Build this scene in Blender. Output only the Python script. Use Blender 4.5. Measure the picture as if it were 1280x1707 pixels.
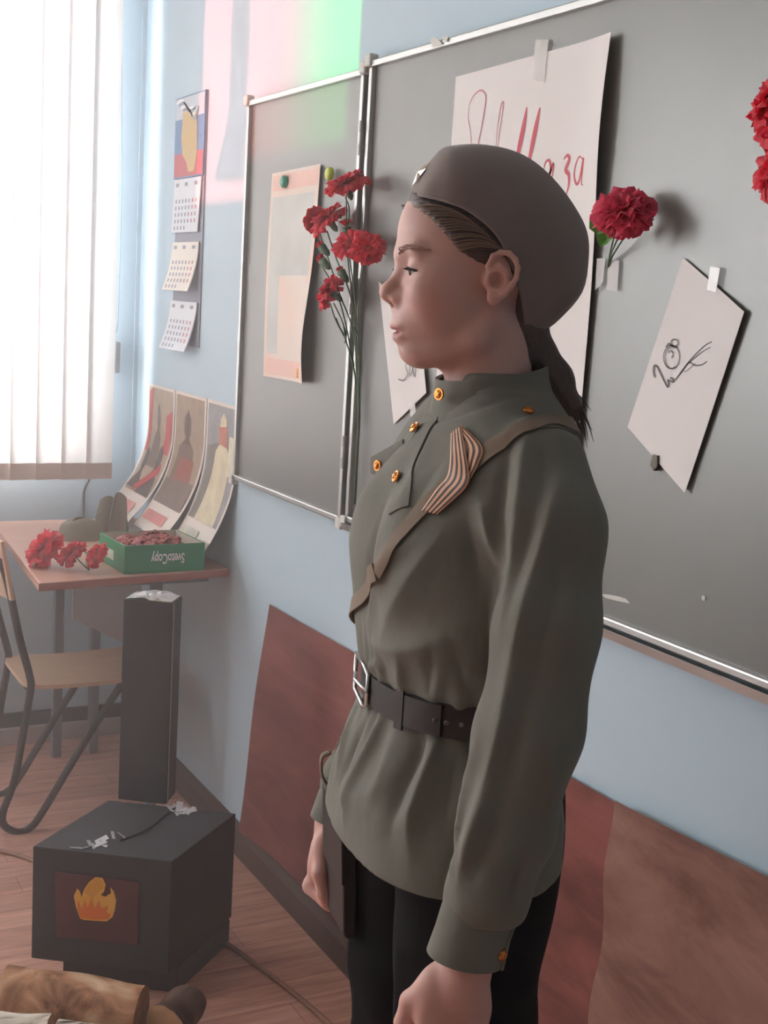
import bpy, bmesh, math, random
import numpy as np
from mathutils import Vector, Matrix
for _o in list(bpy.data.objects): bpy.data.objects.remove(_o)
scn = bpy.context.scene
COL = scn.collection
# ---------------------------------------------------------------- camera
CAM = Vector((0, 0, 1.5)); F_PX = 2165.0
_yaw, _pit, _rol = math.radians(28.25), math.radians(9.25), math.radians(-3.41)
_f = Vector((math.sin(_yaw)*math.cos(_pit), math.cos(_yaw)*math.cos(_pit), -math.sin(_pit)))
_r = Vector((math.cos(_yaw), -math.sin(_yaw), 0)); _d = _f.cross(_r)
RT = math.cos(_rol)*_r + math.sin(_rol)*_d
DN = -math.sin(_rol)*_r + math.cos(_rol)*_d
FW = _f
cam_d = bpy.data.cameras.new('camera'); cam = bpy.data.objects.new('camera', cam_d); COL.objects.link(cam)
cam_d.sensor_fit = 'VERTICAL'; cam_d.sensor_height = 24.0; cam_d.lens = 24.0*F_PX/1707.0
cam_d.clip_start = 0.05
m = Matrix((RT, -DN, -FW)).transposed().to_4x4(); m.translation = CAM
cam.matrix_world = m
scn.camera = cam
# ---------------------------------------------------------------- world, light, exposure
scn.view_settings.view_transform = 'Standard'; scn.view_settings.look = 'None'
scn.view_settings.gamma = 1.0; scn.view_settings.use_curve_mapping = False
scn.view_settings.exposure = 0.8
SKY = 12.0
wd = bpy.data.worlds.new('overcast_sky'); scn.world = wd; wd.use_nodes = True
_bg = wd.node_tree.nodes['Background']; _bg.inputs[0].default_value = (1.0, 0.985, 0.985, 1); _bg.inputs[1].default_value = SKY
try:
    scn.cycles.max_bounces = 10; scn.cycles.diffuse_bounces = 6; scn.cycles.glossy_bounces = 4
    scn.cycles.transmission_bounces = 6; scn.cycles.sample_clamp_indirect = 8.0
    scn.cycles.use_denoising = True; scn.cycles.caustics_reflective = False; scn.cycles.caustics_refractive = False
except Exception: pass
# room dimensions (metres): board wall at x = W, window wall at y = YW
W, YW, XL, YF, ZC = 1.2775, 4.133, -5.2, -2.2, 3.05
WINS = [(-0.36, 1.10), (-2.30, -0.95), (-4.3, -2.95)]      # window openings along x
WZ0, WZ1 = 0.95, 2.62
for _i, (_a, _b) in enumerate(WINS):                        # portals: they only guide sampling of the sky through the openings
    ld = bpy.data.lights.new('window_portal', 'AREA'); ld.shape = 'RECTANGLE'; ld.size = _b-_a; ld.size_y = WZ1-WZ0
    lo = bpy.data.objects.new('window_portal', ld); COL.objects.link(lo)
    lo.location = ((_a+_b)/2, YW+0.24, (WZ0+WZ1)/2); lo.rotation_euler = (math.radians(-90), 0, 0)
    ld.cycles.is_portal = True

# ---------------------------------------------------------------- pixel helpers (photo is 1280 x 1707)
def ray(px, py): return FW + RT*((px-640)/F_PX) + DN*((py-853.5)/F_PX)
def on_x(px, py, X): d = ray(px, py); return CAM + d*((X-CAM.x)/d.x)
def on_y(px, py, Y): d = ray(px, py); return CAM + d*((Y-CAM.y)/d.y)
def on_z(px, py, Z): d = ray(px, py); return CAM + d*((Z-CAM.z)/d.z)
def on_plane(px, py, P, N): d = ray(px, py); return CAM + d*((P-CAM).dot(N)/d.dot(N))
def at_d(px, py, t): return CAM + ray(px, py)*t

# ---------------------------------------------------------------- materials
def lin(c):
    f = lambda v: v/12.92 if v <= 0.04045 else ((v+0.055)/1.055)**2.4
    return tuple(f(v/255.0) for v in c[:3]) + (1.0,)
MATS = {}
def mk(name, col, rough=0.6, metal=0.0, var=None, bump=None, spec=0.5, trans=0.0, coords='Object', stretch=None, sheen=0.0, emit=None, alpha=1.0, sss=0.0, col2=None):
    if name in MATS: return MATS[name]
    M = bpy.data.materials.new(name); M.use_nodes = True; nt = M.node_tree; N = nt.nodes; L = nt.links
    b = N['Principled BSDF']; b.inputs['Roughness'].default_value = rough; b.inputs['Metallic'].default_value = metal
    b.inputs['Specular IOR Level'].default_value = spec; b.inputs['Base Color'].default_value = lin(col)
    if sheen: b.inputs['Sheen Weight'].default_value = sheen
    if trans: b.inputs['Transmission Weight'].default_value = trans
    if alpha < 1: b.inputs['Alpha'].default_value = alpha
    if sss:
        b.inputs['Subsurface Weight'].default_value = sss; b.inputs['Subsurface Radius'].default_value = (0.012, 0.004, 0.002); b.inputs['Subsurface Scale'].default_value = 0.5
    tc = N.new('ShaderNodeTexCoord'); src = tc.outputs[coords]
    if stretch:
        mp = N.new('ShaderNodeMapping'); mp.inputs['Scale'].default_value = stretch; L.new(src, mp.inputs[0]); src = mp.outputs[0]
    if var:
        sc, amt = var[0], var[1]
        nz = N.new('ShaderNodeTexNoise'); nz.inputs['Scale'].default_value = sc; nz.inputs['Detail'].default_value = 6; L.new(src, nz.inputs['Vector'])
        rp = N.new('ShaderNodeValToRGB'); e = rp.color_ramp.elements
        c = lin(col); c2 = lin(col2) if col2 else tuple(min(1, v*(1+amt)) for v in c[:3])+(1,)
        e[0].position = 0.3; e[1].position = 0.7
        e[0].color = tuple(v*(1-amt) for v in c[:3])+(1,) if not col2 else c; e[1].color = c2
        L.new(nz.outputs['Fac'], rp.inputs[0]); L.new(rp.outputs[0], b.inputs['Base Color'])
    if bump:
        nb = N.new('ShaderNodeTexNoise'); nb.inputs['Scale'].default_value = bump[0]; nb.inputs['Detail'].default_value = 4; L.new(src, nb.inputs['Vector'])
        bp = N.new('ShaderNodeBump'); bp.inputs['Strength'].default_value = bump[1]; bp.inputs['Distance'].default_value = bump[2] if len(bump) > 2 else 0.002
        L.new(nb.outputs['Fac'], bp.inputs['Height']); L.new(bp.outputs[0], b.inputs['Normal'])
    MATS[name] = M
    return M
def bsdf(M): return M.node_tree.nodes['Principled BSDF']

# ---------------------------------------------------------------- mesh builder
class MB:
    def __init__(s): s.v = []; s.f = []; s.smooth = False; s.mi = []; s.cur = 0
    def add(s, vs, fs):
        n = len(s.v); s.v += [tuple(v) for v in vs]; s.f += [tuple(i+n for i in f) for f in fs]; s.mi += [s.cur]*len(fs); return s
    def box(s, c, size, R=None):
        c = Vector(c); hx, hy, hz = size[0]/2, size[1]/2, size[2]/2
        vs = []
        for x, y, z in ((-1,-1,-1),(1,-1,-1),(1,1,-1),(-1,1,-1),(-1,-1,1),(1,-1,1),(1,1,1),(-1,1,1)):
            p = Vector((x*hx, y*hy, z*hz)); p = (R @ p) if R else p; vs.append(c+p)
        return s.add(vs, [(0,3,2,1),(4,5,6,7),(0,1,5,4),(1,2,6,5),(2,3,7,6),(3,0,4,7)])
    def span(s, a, b):
        return s.box([(a[i]+b[i])/2 for i in range(3)], [abs(b[i]-a[i]) for i in range(3)])
    def prism(s, base, up):
        n = len(base); up = Vector(up); b = [Vector(p) for p in base]; t = [p+up for p in b]
        fs = [tuple(range(n))[::-1], tuple(range(n, 2*n))] + [(i, (i+1) % n, n+(i+1) % n, n+i) for i in range(n)]
        return s.add(b+t, fs)
    def tube(s, pts, r, n=10, cap=True, flat=1.0):
        pts = [Vector(p) for p in pts]; rs = r if isinstance(r, (list, tuple)) else [r]*len(pts)
        vs = []; fs = []; up = None
        for i, p in enumerate(pts):
            t = (pts[min(i+1, len(pts)-1)]-pts[max(i-1, 0)]).normalized()
            if up is None: up = Vector((0, 0, 1)) if abs(t.z) < .9 else Vector((1, 0, 0))
            a = (up - t*up.dot(t)).normalized(); up = a; b = t.cross(a)
            for k in range(n):
                w = 2*math.pi*k/n; vs.append(p + a*(math.cos(w)*rs[i]*flat) + b*(math.sin(w)*rs[i]))
        for i in range(len(pts)-1):
            for k in range(n): fs.append((i*n+k, i*n+(k+1) % n, (i+1)*n+(k+1) % n, (i+1)*n+k))
        if cap: fs += [tuple(range(n))[::-1], tuple((len(pts)-1)*n+k for k in range(n))]
        return s.add(vs, fs)
    def lathe(s, prof, o=(0,0,0), axis=(0,0,1), n=20):
        ax = Vector(axis).normalized(); a = ax.orthogonal().normalized(); b = ax.cross(a); o = Vector(o); vs = []; fs = []
        for r, h in prof:
            for k in range(n):
                w = 2*math.pi*k/n; vs.append(o + ax*h + (a*math.cos(w)+b*math.sin(w))*r)
        for i in range(len(prof)-1):
            for k in range(n): fs.append((i*n+k, i*n+(k+1) % n, (i+1)*n+(k+1) % n, (i+1)*n+k))
        fs += [tuple(range(n))[::-1], tuple((len(prof)-1)*n+k for k in range(n))]
        return s.add(vs, fs)
    def grid(s, fn, nu, nv):
        vs = [fn(i/nu, j/nv) for j in range(nv+1) for i in range(nu+1)]
        fs = [(j*(nu+1)+i, j*(nu+1)+i+1, (j+1)*(nu+1)+i+1, (j+1)*(nu+1)+i) for j in range(nv) for i in range(nu)]
        return s.add(vs, fs)
    def strip(s, pts, w, nrm):
        """flat ribbon along pts, lying in the plane with normal nrm"""
        pts = [Vector(p) for p in pts]; nrm = Vector(nrm); ws = w if isinstance(w, (list, tuple)) else [w]*len(pts); vs = []
        for i, p in enumerate(pts):
            t = (pts[min(i+1, len(pts)-1)]-pts[max(i-1, 0)]).normalized(); a = t.cross(nrm).normalized()
            vs += [p+a*ws[i]/2, p-a*ws[i]/2]
        return s.add(vs, [(2*i, 2*i+1, 2*i+3, 2*i+2) for i in range(len(pts)-1)])
    def build(s, name, mat, parent=None, smooth=False, bevel=0, solid=0, subd=0, solid_off=-1):
        me = bpy.data.meshes.new(name); me.from_pydata(s.v, [], s.f); me.update()
        for mm in (mat if isinstance(mat, (list, tuple)) else [mat]): me.materials.append(mm)
        if any(s.mi): me.polygons.foreach_set('material_index', s.mi)
        if smooth: me.polygons.foreach_set('use_smooth', [True]*len(me.polygons))
        o = bpy.data.objects.new(name, me); COL.objects.link(o)
        if solid: md = o.modifiers.new('solid', 'SOLIDIFY'); md.thickness = solid; md.offset = solid_off
        if solid and smooth: md = o.modifiers.new('edge', 'EDGE_SPLIT'); md.split_angle = math.radians(50)
        if bevel: md = o.modifiers.new('bevel', 'BEVEL'); md.width = bevel; md.segments = 2; md.limit_method = 'ANGLE'
        if subd: md = o.modifiers.new('sub', 'SUBSURF'); md.levels = md.render_levels = subd
        if parent: attach(o, parent)
        return o
WMAT = {}
def world_of(p): return WMAT.get(p.name, Matrix.Identity(4))
def attach(o, p): o.parent = p; o.matrix_parent_inverse = world_of(p).inverted()
def thing(name, label, cat, loc, group=None):
    o = bpy.data.objects.new(name, None); COL.objects.link(o); o.empty_display_size = 0.05
    o.location = loc; WMAT[o.name] = Matrix.Translation(Vector(loc)); tag(o, label, cat, group); return o
def tag(o, label, cat, group=None):
    o['label'] = label; o['category'] = cat
    if group: o['group'] = group
    return o
def struct(o): o['kind'] = 'structure'; return o
def smoothpath(pts, n=6):
    """Catmull-Rom through pts"""
    P = [Vector(p) for p in pts]; P = [P[0]*2-P[1]] + P + [P[-1]*2-P[-2]]; out = []
    for i in range(1, len(P)-2):
        for k in range(n):
            t = k/n; a, b, c, d = P[i-1], P[i], P[i+1], P[i+2]
            out.append(0.5*((2*b)+(c-a)*t+(2*a-5*b+4*c-d)*t*t+(3*b-a-3*c+d)*t**3))
    return out+[P[-2]]
rnd = random.Random(7)
# ================================================================ the room shell
m_wall = mk('wall_paint', (186, 206, 218), 0.55, var=(1.3, 0.05), bump=(60, 0.12, 0.002), spec=0.35)
m_ceil = mk('ceiling_white', (210, 210, 206), 0.9)
m_wall2 = mk('far_wall_paint', (130, 132, 132), 0.8)
m_floor = mk('floor_vinyl', (150, 92, 80), 0.42, spec=0.35)
def floor_nodes(M):
    nt = M.node_tree; N = nt.nodes; L = nt.links; b = bsdf(M)
    tc = N.new('ShaderNodeTexCoord'); mp = N.new('ShaderNodeMapping'); L.new(tc.outputs['Object'], mp.inputs[0]); mp.inputs['Rotation'].default_value = (0, 0, math.radians(90))
    br = N.new('ShaderNodeTexBrick'); br.inputs['Scale'].default_value = 1.0; br.inputs['Brick Width'].default_value = 1.1; br.inputs['Row Height'].default_value = 0.09
    br.inputs['Mortar Size'].default_value = 0.0012; br.offset = 0.37; br.inputs['Bias'].default_value = 0.0
    br.inputs['Color1'].default_value = lin((214, 170, 153)); br.inputs['Color2'].default_value = lin((198, 152, 136)); br.inputs['Mortar'].default_value = lin((164, 122, 108))
    mp2 = N.new('ShaderNodeMapping'); mp2.inputs['Rotation'].default_value = (0, 0, 0)
    L.new(tc.outputs['Object'], br.inputs['Vector'])
    mp3 = N.new('ShaderNodeMapping'); mp3.inputs['Scale'].default_value = (3, 26, 1); L.new(tc.outputs['Object'], mp3.inputs[0])
    nz = N.new('ShaderNodeTexNoise'); nz.inputs['Scale'].default_value = 1.6; nz.inputs['Detail'].default_value = 8; nz.inputs['Roughness'].default_value = 0.65; L.new(mp3.outputs[0], nz.inputs['Vector'])
    rp = N.new('ShaderNodeValToRGB'); rp.color_ramp.elements[0].position = 0.3; rp.color_ramp.elements[1].position = 0.72
    rp.color_ramp.elements[0].color = (0.62, 0.55, 0.52, 1); rp.color_ramp.elements[1].color = (1.15, 1.12, 1.1, 1)
    L.new(nz.outputs['Fac'], rp.inputs[0])
    mx = N.new('ShaderNodeMix'); mx.data_type = 'RGBA'; mx.blend_type = 'MULTIPLY'; mx.inputs[0].default_value = 1
    L.new(br.outputs['Color'], mx.inputs[6]); L.new(rp.outputs[0], mx.inputs[7]); L.new(mx.outputs[2], b.inputs['Base Color'])
floor_nodes(m_floor)
struct(MB().span((XL, YF, -0.1), (W+0.2, YW+0.25, 0)).build('floor', m_floor))
struct(MB().span((XL, YF, ZC), (W+0.2, YW+0.25, ZC+0.1)).build('ceiling', m_ceil))
struct(MB().span((W, YF, 0), (W+0.2, YW+0.25, ZC)).build('wall_right', m_wall))
struct(MB().span((XL-0.2, YF, 0), (XL, YW+0.25, ZC)).build('wall_left', m_wall2))
struct(MB().span((XL-0.2, YF-0.2, 0), (W+0.2, YF, ZC)).build('wall_front', m_wall2))
# window wall with openings
wb = MB(); xs = [XL]+[v for ab in sorted(WINS) for v in ab]+[W]
for i in range(0, len(xs), 2): wb.span((xs[i], YW, 0), (xs[i+1], YW+0.25, ZC))
for a, b in WINS: wb.span((a, YW, 0), (b, YW+0.25, WZ0)); wb.span((a, YW, WZ1), (b, YW+0.25, ZC))
struct(wb.build('wall_back', m_wall))
m_frame = mk('window_plastic', (236, 238, 238), 0.35)
m_glass = bpy.data.materials.new('window_glass'); m_glass.use_nodes = True
_n = m_glass.node_tree.nodes; _l = m_glass.node_tree.links; _n.remove(_n['Principled BSDF'])
_t = _n.new('ShaderNodeBsdfTransparent'); _g = _n.new('ShaderNodeBsdfGlossy'); _g.inputs['Roughness'].default_value = 0.02
_mx = _n.new('ShaderNodeMixShader'); _mx.inputs[0].default_value = 0.06; _l.new(_t.outputs[0], _mx.inputs[1]); _l.new(_g.outputs[0], _mx.inputs[2]); _l.new(_mx.outputs[0], _n['Material Output'].inputs[0])
for i, (a, b) in enumerate(WINS):
    w_ = bpy.data.objects.new('window_%d' % (i+1), None); COL.objects.link(w_); w_.location = (a, YW+0.1, WZ0); WMAT[w_.name] = Matrix.Translation(Vector(w_.location)); struct(w_)
    y0, y1 = YW+0.10, YW+0.16; mid = (a+b)/2; fb = MB(); t = 0.06
    fb.span((a, y0, WZ0), (a+t, y1, WZ1)); fb.span((b-t, y0, WZ0), (b, y1, WZ1)); fb.span((a+t, y0, WZ0), (b-t, y1, WZ0+t)); fb.span((a+t, y0, WZ1-t), (b-t, y1, WZ1)); fb.span((mid-.04, y0, WZ0+t), (mid+.04, y1, WZ1-t))
    fb.build('window_frame', m_frame, w_, bevel=0.004)
    for p0, p1 in ((a+t, mid-.04), (mid+.04, b-t)):
        MB().span((p0, y0+.028, WZ0+t), (p1, y0+.034, WZ1-t)).build('pane', m_glass, w_)
    MB().span((a-.0, YW-0.035, WZ0-.03), (b+.0, y0, WZ0)).build('window_sill', m_frame, w_, bevel=0.006)
# skirting
m_skirt = mk('skirting_brown', (84, 68, 62), 0.45, var=(9, 0.15), stretch=(1, 0.1, 1))
m_skirt2 = mk('skirting_grey', (168, 160, 158), 0.6, var=(6, 0.08))
m_gap = mk('dark_strip', (40, 40, 42), 0.7)
bs = MB(); bs.prism([(W, YF, 0), (W-.016, YF, 0), (W-.016, YF, .062), (W-.005, YF, .085), (W, YF, .085)], (0, YW-.03-YF, 0)); struct(bs.build('baseboard_right', m_skirt))
struct(MB().span((XL, YW-.022, 0), (W-.016, YW, .058)).build('baseboard_back', m_skirt2, bevel=.004))
struct(MB().span((XL, YW-.012, .058), (W-.016, YW, .105)).build('trim_1', m_gap, bevel=.003))
struct(MB().span((W-.014, YW-.006, 0.105), (W, YW, ZC)).build('trim_2', m_wall))

# ================================================================ vertical blind in front of the window
m_slat = bpy.data.materials.new('blind_fabric'); m_slat.use_nodes = True
_n = m_slat.node_tree.nodes; _l = m_slat.node_tree.links; _b = _n['Principled BSDF']; _b.inputs['Base Color'].default_value = lin((222, 216, 212)); _b.inputs['Roughness'].default_value = 0.8
_t = _n.new('ShaderNodeBsdfTranslucent'); _t.inputs[0].default_value = lin((232, 230, 228)); _mx = _n.new('ShaderNodeMixShader'); _mx.inputs[0].default_value = 0.21
_l.new(_b.outputs[0], _mx.inputs[1]); _l.new(_t.outputs[0], _mx.inputs[2]); _l.new(_mx.outputs[0], _n['Material Output'].inputs[0])
m_hem_shade = mk('blind_hem_shade', (196, 180, 172), 0.8)  # slat hem, with the lack of backlight below the sill painted darker
YB = 4.04
bl = thing('vertical_blind', 'closed white vertical fabric blind hanging over the bright window', 'window blind', (0.4, YB, 0.88))
MB().span((-0.46, YB-.02, 2.74), (1.19, YB+.02, 2.78)).build('head_rail', m_frame, bl, bevel=.004)
x = 1.176; k = 0; slat_me = None
while x > -0.42:
    sl = MB()
    def fn(u, v, x=x):
        return Vector((x-.088+.088*u, YB - .012 + .016*u + .004*math.sin(u*math.pi), .885+1.855*v))
    sl.grid(fn, 6, 4)
    so = sl.build('slat', m_slat, bl, smooth=True)
    hb = MB(); hb.grid(lambda u, v, x=x: Vector((x-.088+.088*u, YB-.0135+.016*u+.004*math.sin(u*math.pi), .883+.002+.052*v)), 6, 1); hb.build('unlit_hem', m_hem_shade, so, smooth=True)
    x -= 0.0785; k += 1
ch = MB(); p = [on_y(203, y, YW-.03) for y in (-60, 150, 300)]+[on_y(200, 430, YW-.03), on_y(196, 540, YW-.03), on_y(192, 553, YW-.03), on_y(190, 535, YW-.03)]
ch.tube(smoothpath(p, 4), .0016, 6); ch.build('control_chain', mk('chain_grey', (150, 165, 175), .5), bl, smooth=True)
a = on_y(193, 570, YW-.03); b = on_y(195, 621, YW-.03)
MB().span((a.x-.006, YW-.045, b.z), (a.x+.012, YW-.02, a.z)).build('chain_weight', mk('weight_grey', (128, 128, 130), .6), bl, bevel=.003)
cb = MB(); cb.tube(smoothpath([on_y(152, 795, YW-.004), on_y(143, 812, YW-.004), on_y(140, 830, YW-.004), on_y(140, 900, YW-.004), on_y(140, 1000, YW-.004)], 4), .0028, 6)
tag(cb.build('cable', mk('cable_dark', (60, 62, 66), .6), smooth=True), 'thin dark cable running down the blue wall below the blind', 'cable')

# ================================================================ projector: a picture thrown on the wall above the side board
pj = bpy.data.lights.new('projector_beam', 'SPOT'); po = bpy.data.objects.new('projector_beam', pj); COL.objects.link(po)
PJ = Vector((W-3.2, 2.9, 2.35)); po.location = PJ
po.matrix_world = Matrix(((0, 0, -1, PJ.x), (-1, 0, 0, PJ.y), (0, 1, 0, PJ.z), (0, 0, 0, 1)))
pj.spot_size = math.radians(60); pj.spot_blend = 0.0; pj.shadow_soft_size = 0.01; pj.energy = 360
pj.use_nodes = True; nt = pj.node_tree; N = nt.nodes; L = nt.links; em = N['Emission']
tc = N.new('ShaderNodeTexCoord'); sp = N.new('ShaderNodeSeparateXYZ'); L.new(tc.outputs['Normal'], sp.inputs[0])
def mth(op, a, b=None, c=None):
    n = N.new('ShaderNodeMath'); n.operation = op
    for i, v in enumerate((a, b, c)):
        if v is None: continue
        if isinstance(v, (int, float)): n.inputs[i].default_value = v
        else: L.new(v, n.inputs[i])
    return n.outputs[0]
az = mth('ABSOLUTE', sp.outputs['Z'])
# wall coordinates of the beam: Y = PJ.y - 3.2*u, Z = PJ.z + 3.2*v
Yw = mth('SUBTRACT', PJ.y, mth('MULTIPLY', mth('DIVIDE', sp.outputs['X'], az), 3.2))
Zw = mth('ADD', PJ.z, mth('MULTIPLY', mth('DIVIDE', sp.outputs['Y'], az), 3.2))
def ss(x, a, b):
    n = N.new('ShaderNodeMapRange'); n.interpolation_type = 'SMOOTHSTEP'; n.inputs[1].default_value = a; n.inputs[2].default_value = b; L.new(x, n.inputs[0]); return n.outputs[0]
def band(x, a, b, s=0.006): return mth('MULTIPLY', ss(x, a-s, a+s), mth('SUBTRACT', 1.0, ss(x, b-s, b+s)))
frame = mth('MULTIPLY', mth('MULTIPLY', band(Yw, 2.615, 3.60), band(Zw, 1.735, 2.6)), mth('MAXIMUM', ss(Yw, 3.17, 3.19), ss(Zw, 1.80, 1.86)))
# dark wavering column in the pink part
nz = N.new('ShaderNodeTexNoise'); nz.inputs['Scale'].default_value = 7.0; cz = N.new('ShaderNodeCombineXYZ'); L.new(Zw, cz.inputs[0]); L.new(cz.outputs[0], nz.inputs['Vector'])
wob = mth('MULTIPLY', mth('SUBTRACT', nz.outputs['Fac'], 0.5), 0.10)
flare = mth('MULTIPLY', mth('SUBTRACT', 1.0, ss(Zw, 1.76, 1.98)), 0.10)
colL = mth('ADD', 3.375, flare); Yd = mth('ADD', Yw, wob)
dark = mth('MULTIPLY', mth('MULTIPLY', ss(Yd, 3.25, 3.262), mth('SUBTRACT', 1.0, ss(mth('SUBTRACT', Yw, flare), 3.38, 3.392))), ss(Zw, 1.785, 1.795))
green = mth('SUBTRACT', 1.0, ss(Yw, 2.70, 3.06))
lines = mth('MULTIPLY', mth('GREATER_THAN', mth('SINE', mth('MULTIPLY', Zw, 190.0)), 0.1), band(Yw, 2.70, 2.97))
mixc = N.new('ShaderNodeMix'); mixc.data_type = 'RGBA'; L.new(green, mixc.inputs[0]); mixc.inputs[6].default_value = (1.0, 0.27, 0.22, 1); mixc.inputs[7].default_value = (0.10, 1.0, 0.13, 1)
L.new(mixc.outputs[2], em.inputs[0])
st = mth('MULTIPLY', mth('MULTIPLY', frame, mth('SUBTRACT', 1.0, mth('MULTIPLY', dark, 0.8))), mth('SUBTRACT', 1.0, mth('MULTIPLY', lines, 0.25)))
L.new(st, em.inputs[1])
# ================================================================ chalkboard: main panel and a hinged side panel
m_board = mk('board_enamel', (112, 113, 110), 0.40, var=(2.2, 0.10), spec=.7, bump=(3, 0.02, 0.01)); bsdf(m_board).inputs['Coat Weight'].default_value = .35; bsdf(m_board).inputs['Coat Roughness'].default_value = .34
m_alu = mk('aluminium', (190, 190, 188), 0.33, metal=0.85)
m_alu2 = mk('aluminium_dull', (150, 150, 148), 0.5, metal=0.6)
m_plast = mk('corner_plastic', (205, 205, 200), 0.5)
BX = W-0.022                                    # front face of the writing surface
MY0, MY1, MZ0, MZ1 = 0.80, 2.497, 1.020, 1.985  # main panel
SY0, SY1, SZ0, SZ1 = 2.520, 3.172, 1.012, 1.974 # side panel
cbd = thing('chalkboard', 'grey-green chalkboard with silver frame and a narrower hinged side panel', 'chalkboard', (W-.02, 1.65, 1.0))
def panel(nm, y0, y1, z0, z1):
    s = MB().span((BX, y0, z0), (W-.006, y1, z1)).build(nm, m_board, cbd)
    t, d = .014, .011
    for n_, a, b in (('frame_rail', (BX-d, y0, z1-t), (W-.004, y1, z1)), ('frame_rail', (BX-d, y0, z0), (W-.004, y1, z0+t)),
                     ('frame_stile', (BX-d, y0, z0+t), (W-.004, y0+t, z1-t)), ('frame_stile', (BX-d, y1-t, z0+t), (W-.004, y1, z1-t))):
        MB().span(a, b).build(n_, m_alu, s, bevel=.003)
    for yy in (y0, y1):
        for zz in (z0, z1):
            MB().box((BX-.006, yy, zz), (.022, .026, .026)).build('corner_cap', m_plast, s, bevel=.004)
    return s
pm = panel('main_panel', MY0, MY1, MZ0, MZ1); ps = panel('side_panel', SY0, SY1, SZ0, SZ1)
# chalk tray below the main panel
tr = MB(); tr.prism([(W-.004, MY0, 1.004), (BX-.016, MY0, 1.004), (BX-.019, MY0, 1.018), (BX-.016, MY0, 1.018), (BX-.012, MY0, 1.010), (W-.004, MY0, 1.010)], (0, MY1-MY0, 0)); tr.build('chalk_tray', m_alu, cbd)
for z in (1.17, 1.50, 1.83):
    MB().lathe([(.006, -.035), (.006, -.012), (.0045, -.012), (.0045, .012), (.006, .012), (.006, .035)], (BX-.014, (MY1+SY0)/2, z), (0, 0, 1), 12).build('hinge', m_alu2, cbd, smooth=False)
# a white paint chip and a bare screw on the board
p = on_x(1173, 997, BX-.001); MB().lathe([(.004, 0), (.004, .0015), (.002, .0022)], (BX, p.y, p.z), (-1, 0, 0), 12).build('screw_head', m_plast, pm)

for pts in ([(716, 66), (727, 61), (738, 74), (722, 80)], [(735, 62), (748, 60), (744, 70)]):
    g = MB(); g.add([on_x(a, b, BX-.0135) for a, b in pts], [tuple(range(len(pts)))]); g.build('tape_scrap', m_plast, pm, solid=.0006)
g = MB(); pts = [(1000, 990), (1014, 991), (1030, 994), (1043, 998), (1050, 1006), (1030, 1002), (1010, 997)]; g.add([on_x(a, b, BX-.0006) for a, b in pts], [tuple(range(len(pts)))]); g.build('paint_chip', m_plast, pm)
# ================================================================ sheets of paper on the board and wall
m_paper = mk('white_paper', (232, 228, 226), 0.75, spec=0.3, var=(3, 0.02))
m_red = mk('red_marker', (196, 62, 82), 0.6); m_pink = mk('pink_marker', (198, 120, 128), 0.6); m_pencil = mk('pencil', (84, 82, 84), 0.6)
m_tape = mk('clear_tape', (238, 236, 234), 0.18, spec=0.8, alpha=0.4)
PX = -1.0
def sheet(corners, off, curl, name, mat, label=None, cat='paper', nu=10, nv=14, parent=None, thick=.0006):
    """paper held at wall distance; corners TL, TR, BR, BL as (y, z); curl(u, v) adds distance from the wall"""
    TL, TR, BR, BL = [Vector((c[0], c[1])) for c in corners]
    def fn(u, v):
        a = TL.lerp(TR, u); b = BL.lerp(BR, u); q = a.lerp(b, v); return Vector((off-curl(u, v), q.x, q.y))
    g = MB(); g.grid(fn, nu, nv); o = g.build(name, mat, parent, smooth=True, solid=thick, solid_off=0)
    if label: tag(o, label, cat)
    o['_'] = 0; del o['_']
    return o, fn
def yz(px, py, X): p = on_x(px, py, X); return (p.y, p.z)
def stroke(mb, pts, w, X, sub=5):
    q = [on_x(a, b, X) for a, b in pts]; q = smoothpath(q, sub) if len(q) > 2 else q
    if X == LX: q = [Vector((SX-curl_big((2.15-p.y)/.474, (1.917-p.z)/.65)-.0009, p.y, p.z)) for p in q]
    if isinstance(w, (list, tuple)): ws = [w[0]+(w[1]-w[0])*math.sin(math.pi*i/(len(q)-1)) for i in range(len(q))]
    else: ws = w
    mb.strip(q, ws, (-1, 0, 0))
def tape(px, X, parent, name='tape_strip'):
    q = [on_x(a, b, X) for a, b in px]; g = MB(); g.add(q, [(0, 1, 2, 3)]); return g.build(name, m_tape, parent, solid=.0003, solid_off=0)
# --- large sheet with brush lettering
SX = BX-.0025
def curl_big(u, v): return .002 + .012*max(0, (u-.72)/.28)**2*math.exp(-((v-.2)/.25)**2) + .003*max(0, (u-.8)/.2)**2
big = thing('lettered_sheet', 'large white paper sheet with red brush lettering taped to the board', 'paper', (SX, 1.9, 1.27))
o, _f1 = sheet([(2.150, 1.912), (1.676, 1.921), (1.682, 1.262), (2.150, 1.262)], SX, curl_big, 'paper_sheet', m_paper, parent=big, nu=26, nv=26)
big_o = o
LX = SX-.0036
K = lambda pts: [(600+x/1.882, y/1.882) for x, y in pts]
s1 = MB()
stroke(s1, K([(340, 330), (355, 300), (378, 283), (393, 300), (390, 340), (380, 400), (368, 455), (362, 480)]), (.0012, .0035), LX)
stroke(s1, K([(340, 335), (338, 370), (345, 410), (348, 470)]), (.001, .002), LX)
stroke(s1, K([(425, 465), (430, 400), (440, 335), (448, 320), (446, 350), (437, 410), (430, 470)]), (.001, .003), LX)
s1.build('lettering_pink', m_pink, big)
s2 = MB()
stroke(s2, K([(480, 560), (497, 470), (512, 395), (522, 336)]), (.003, .013), LX)
stroke(s2, K([(522, 540), (536, 470), (551, 395), (563, 337)]), (.003, .012), LX)
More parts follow.
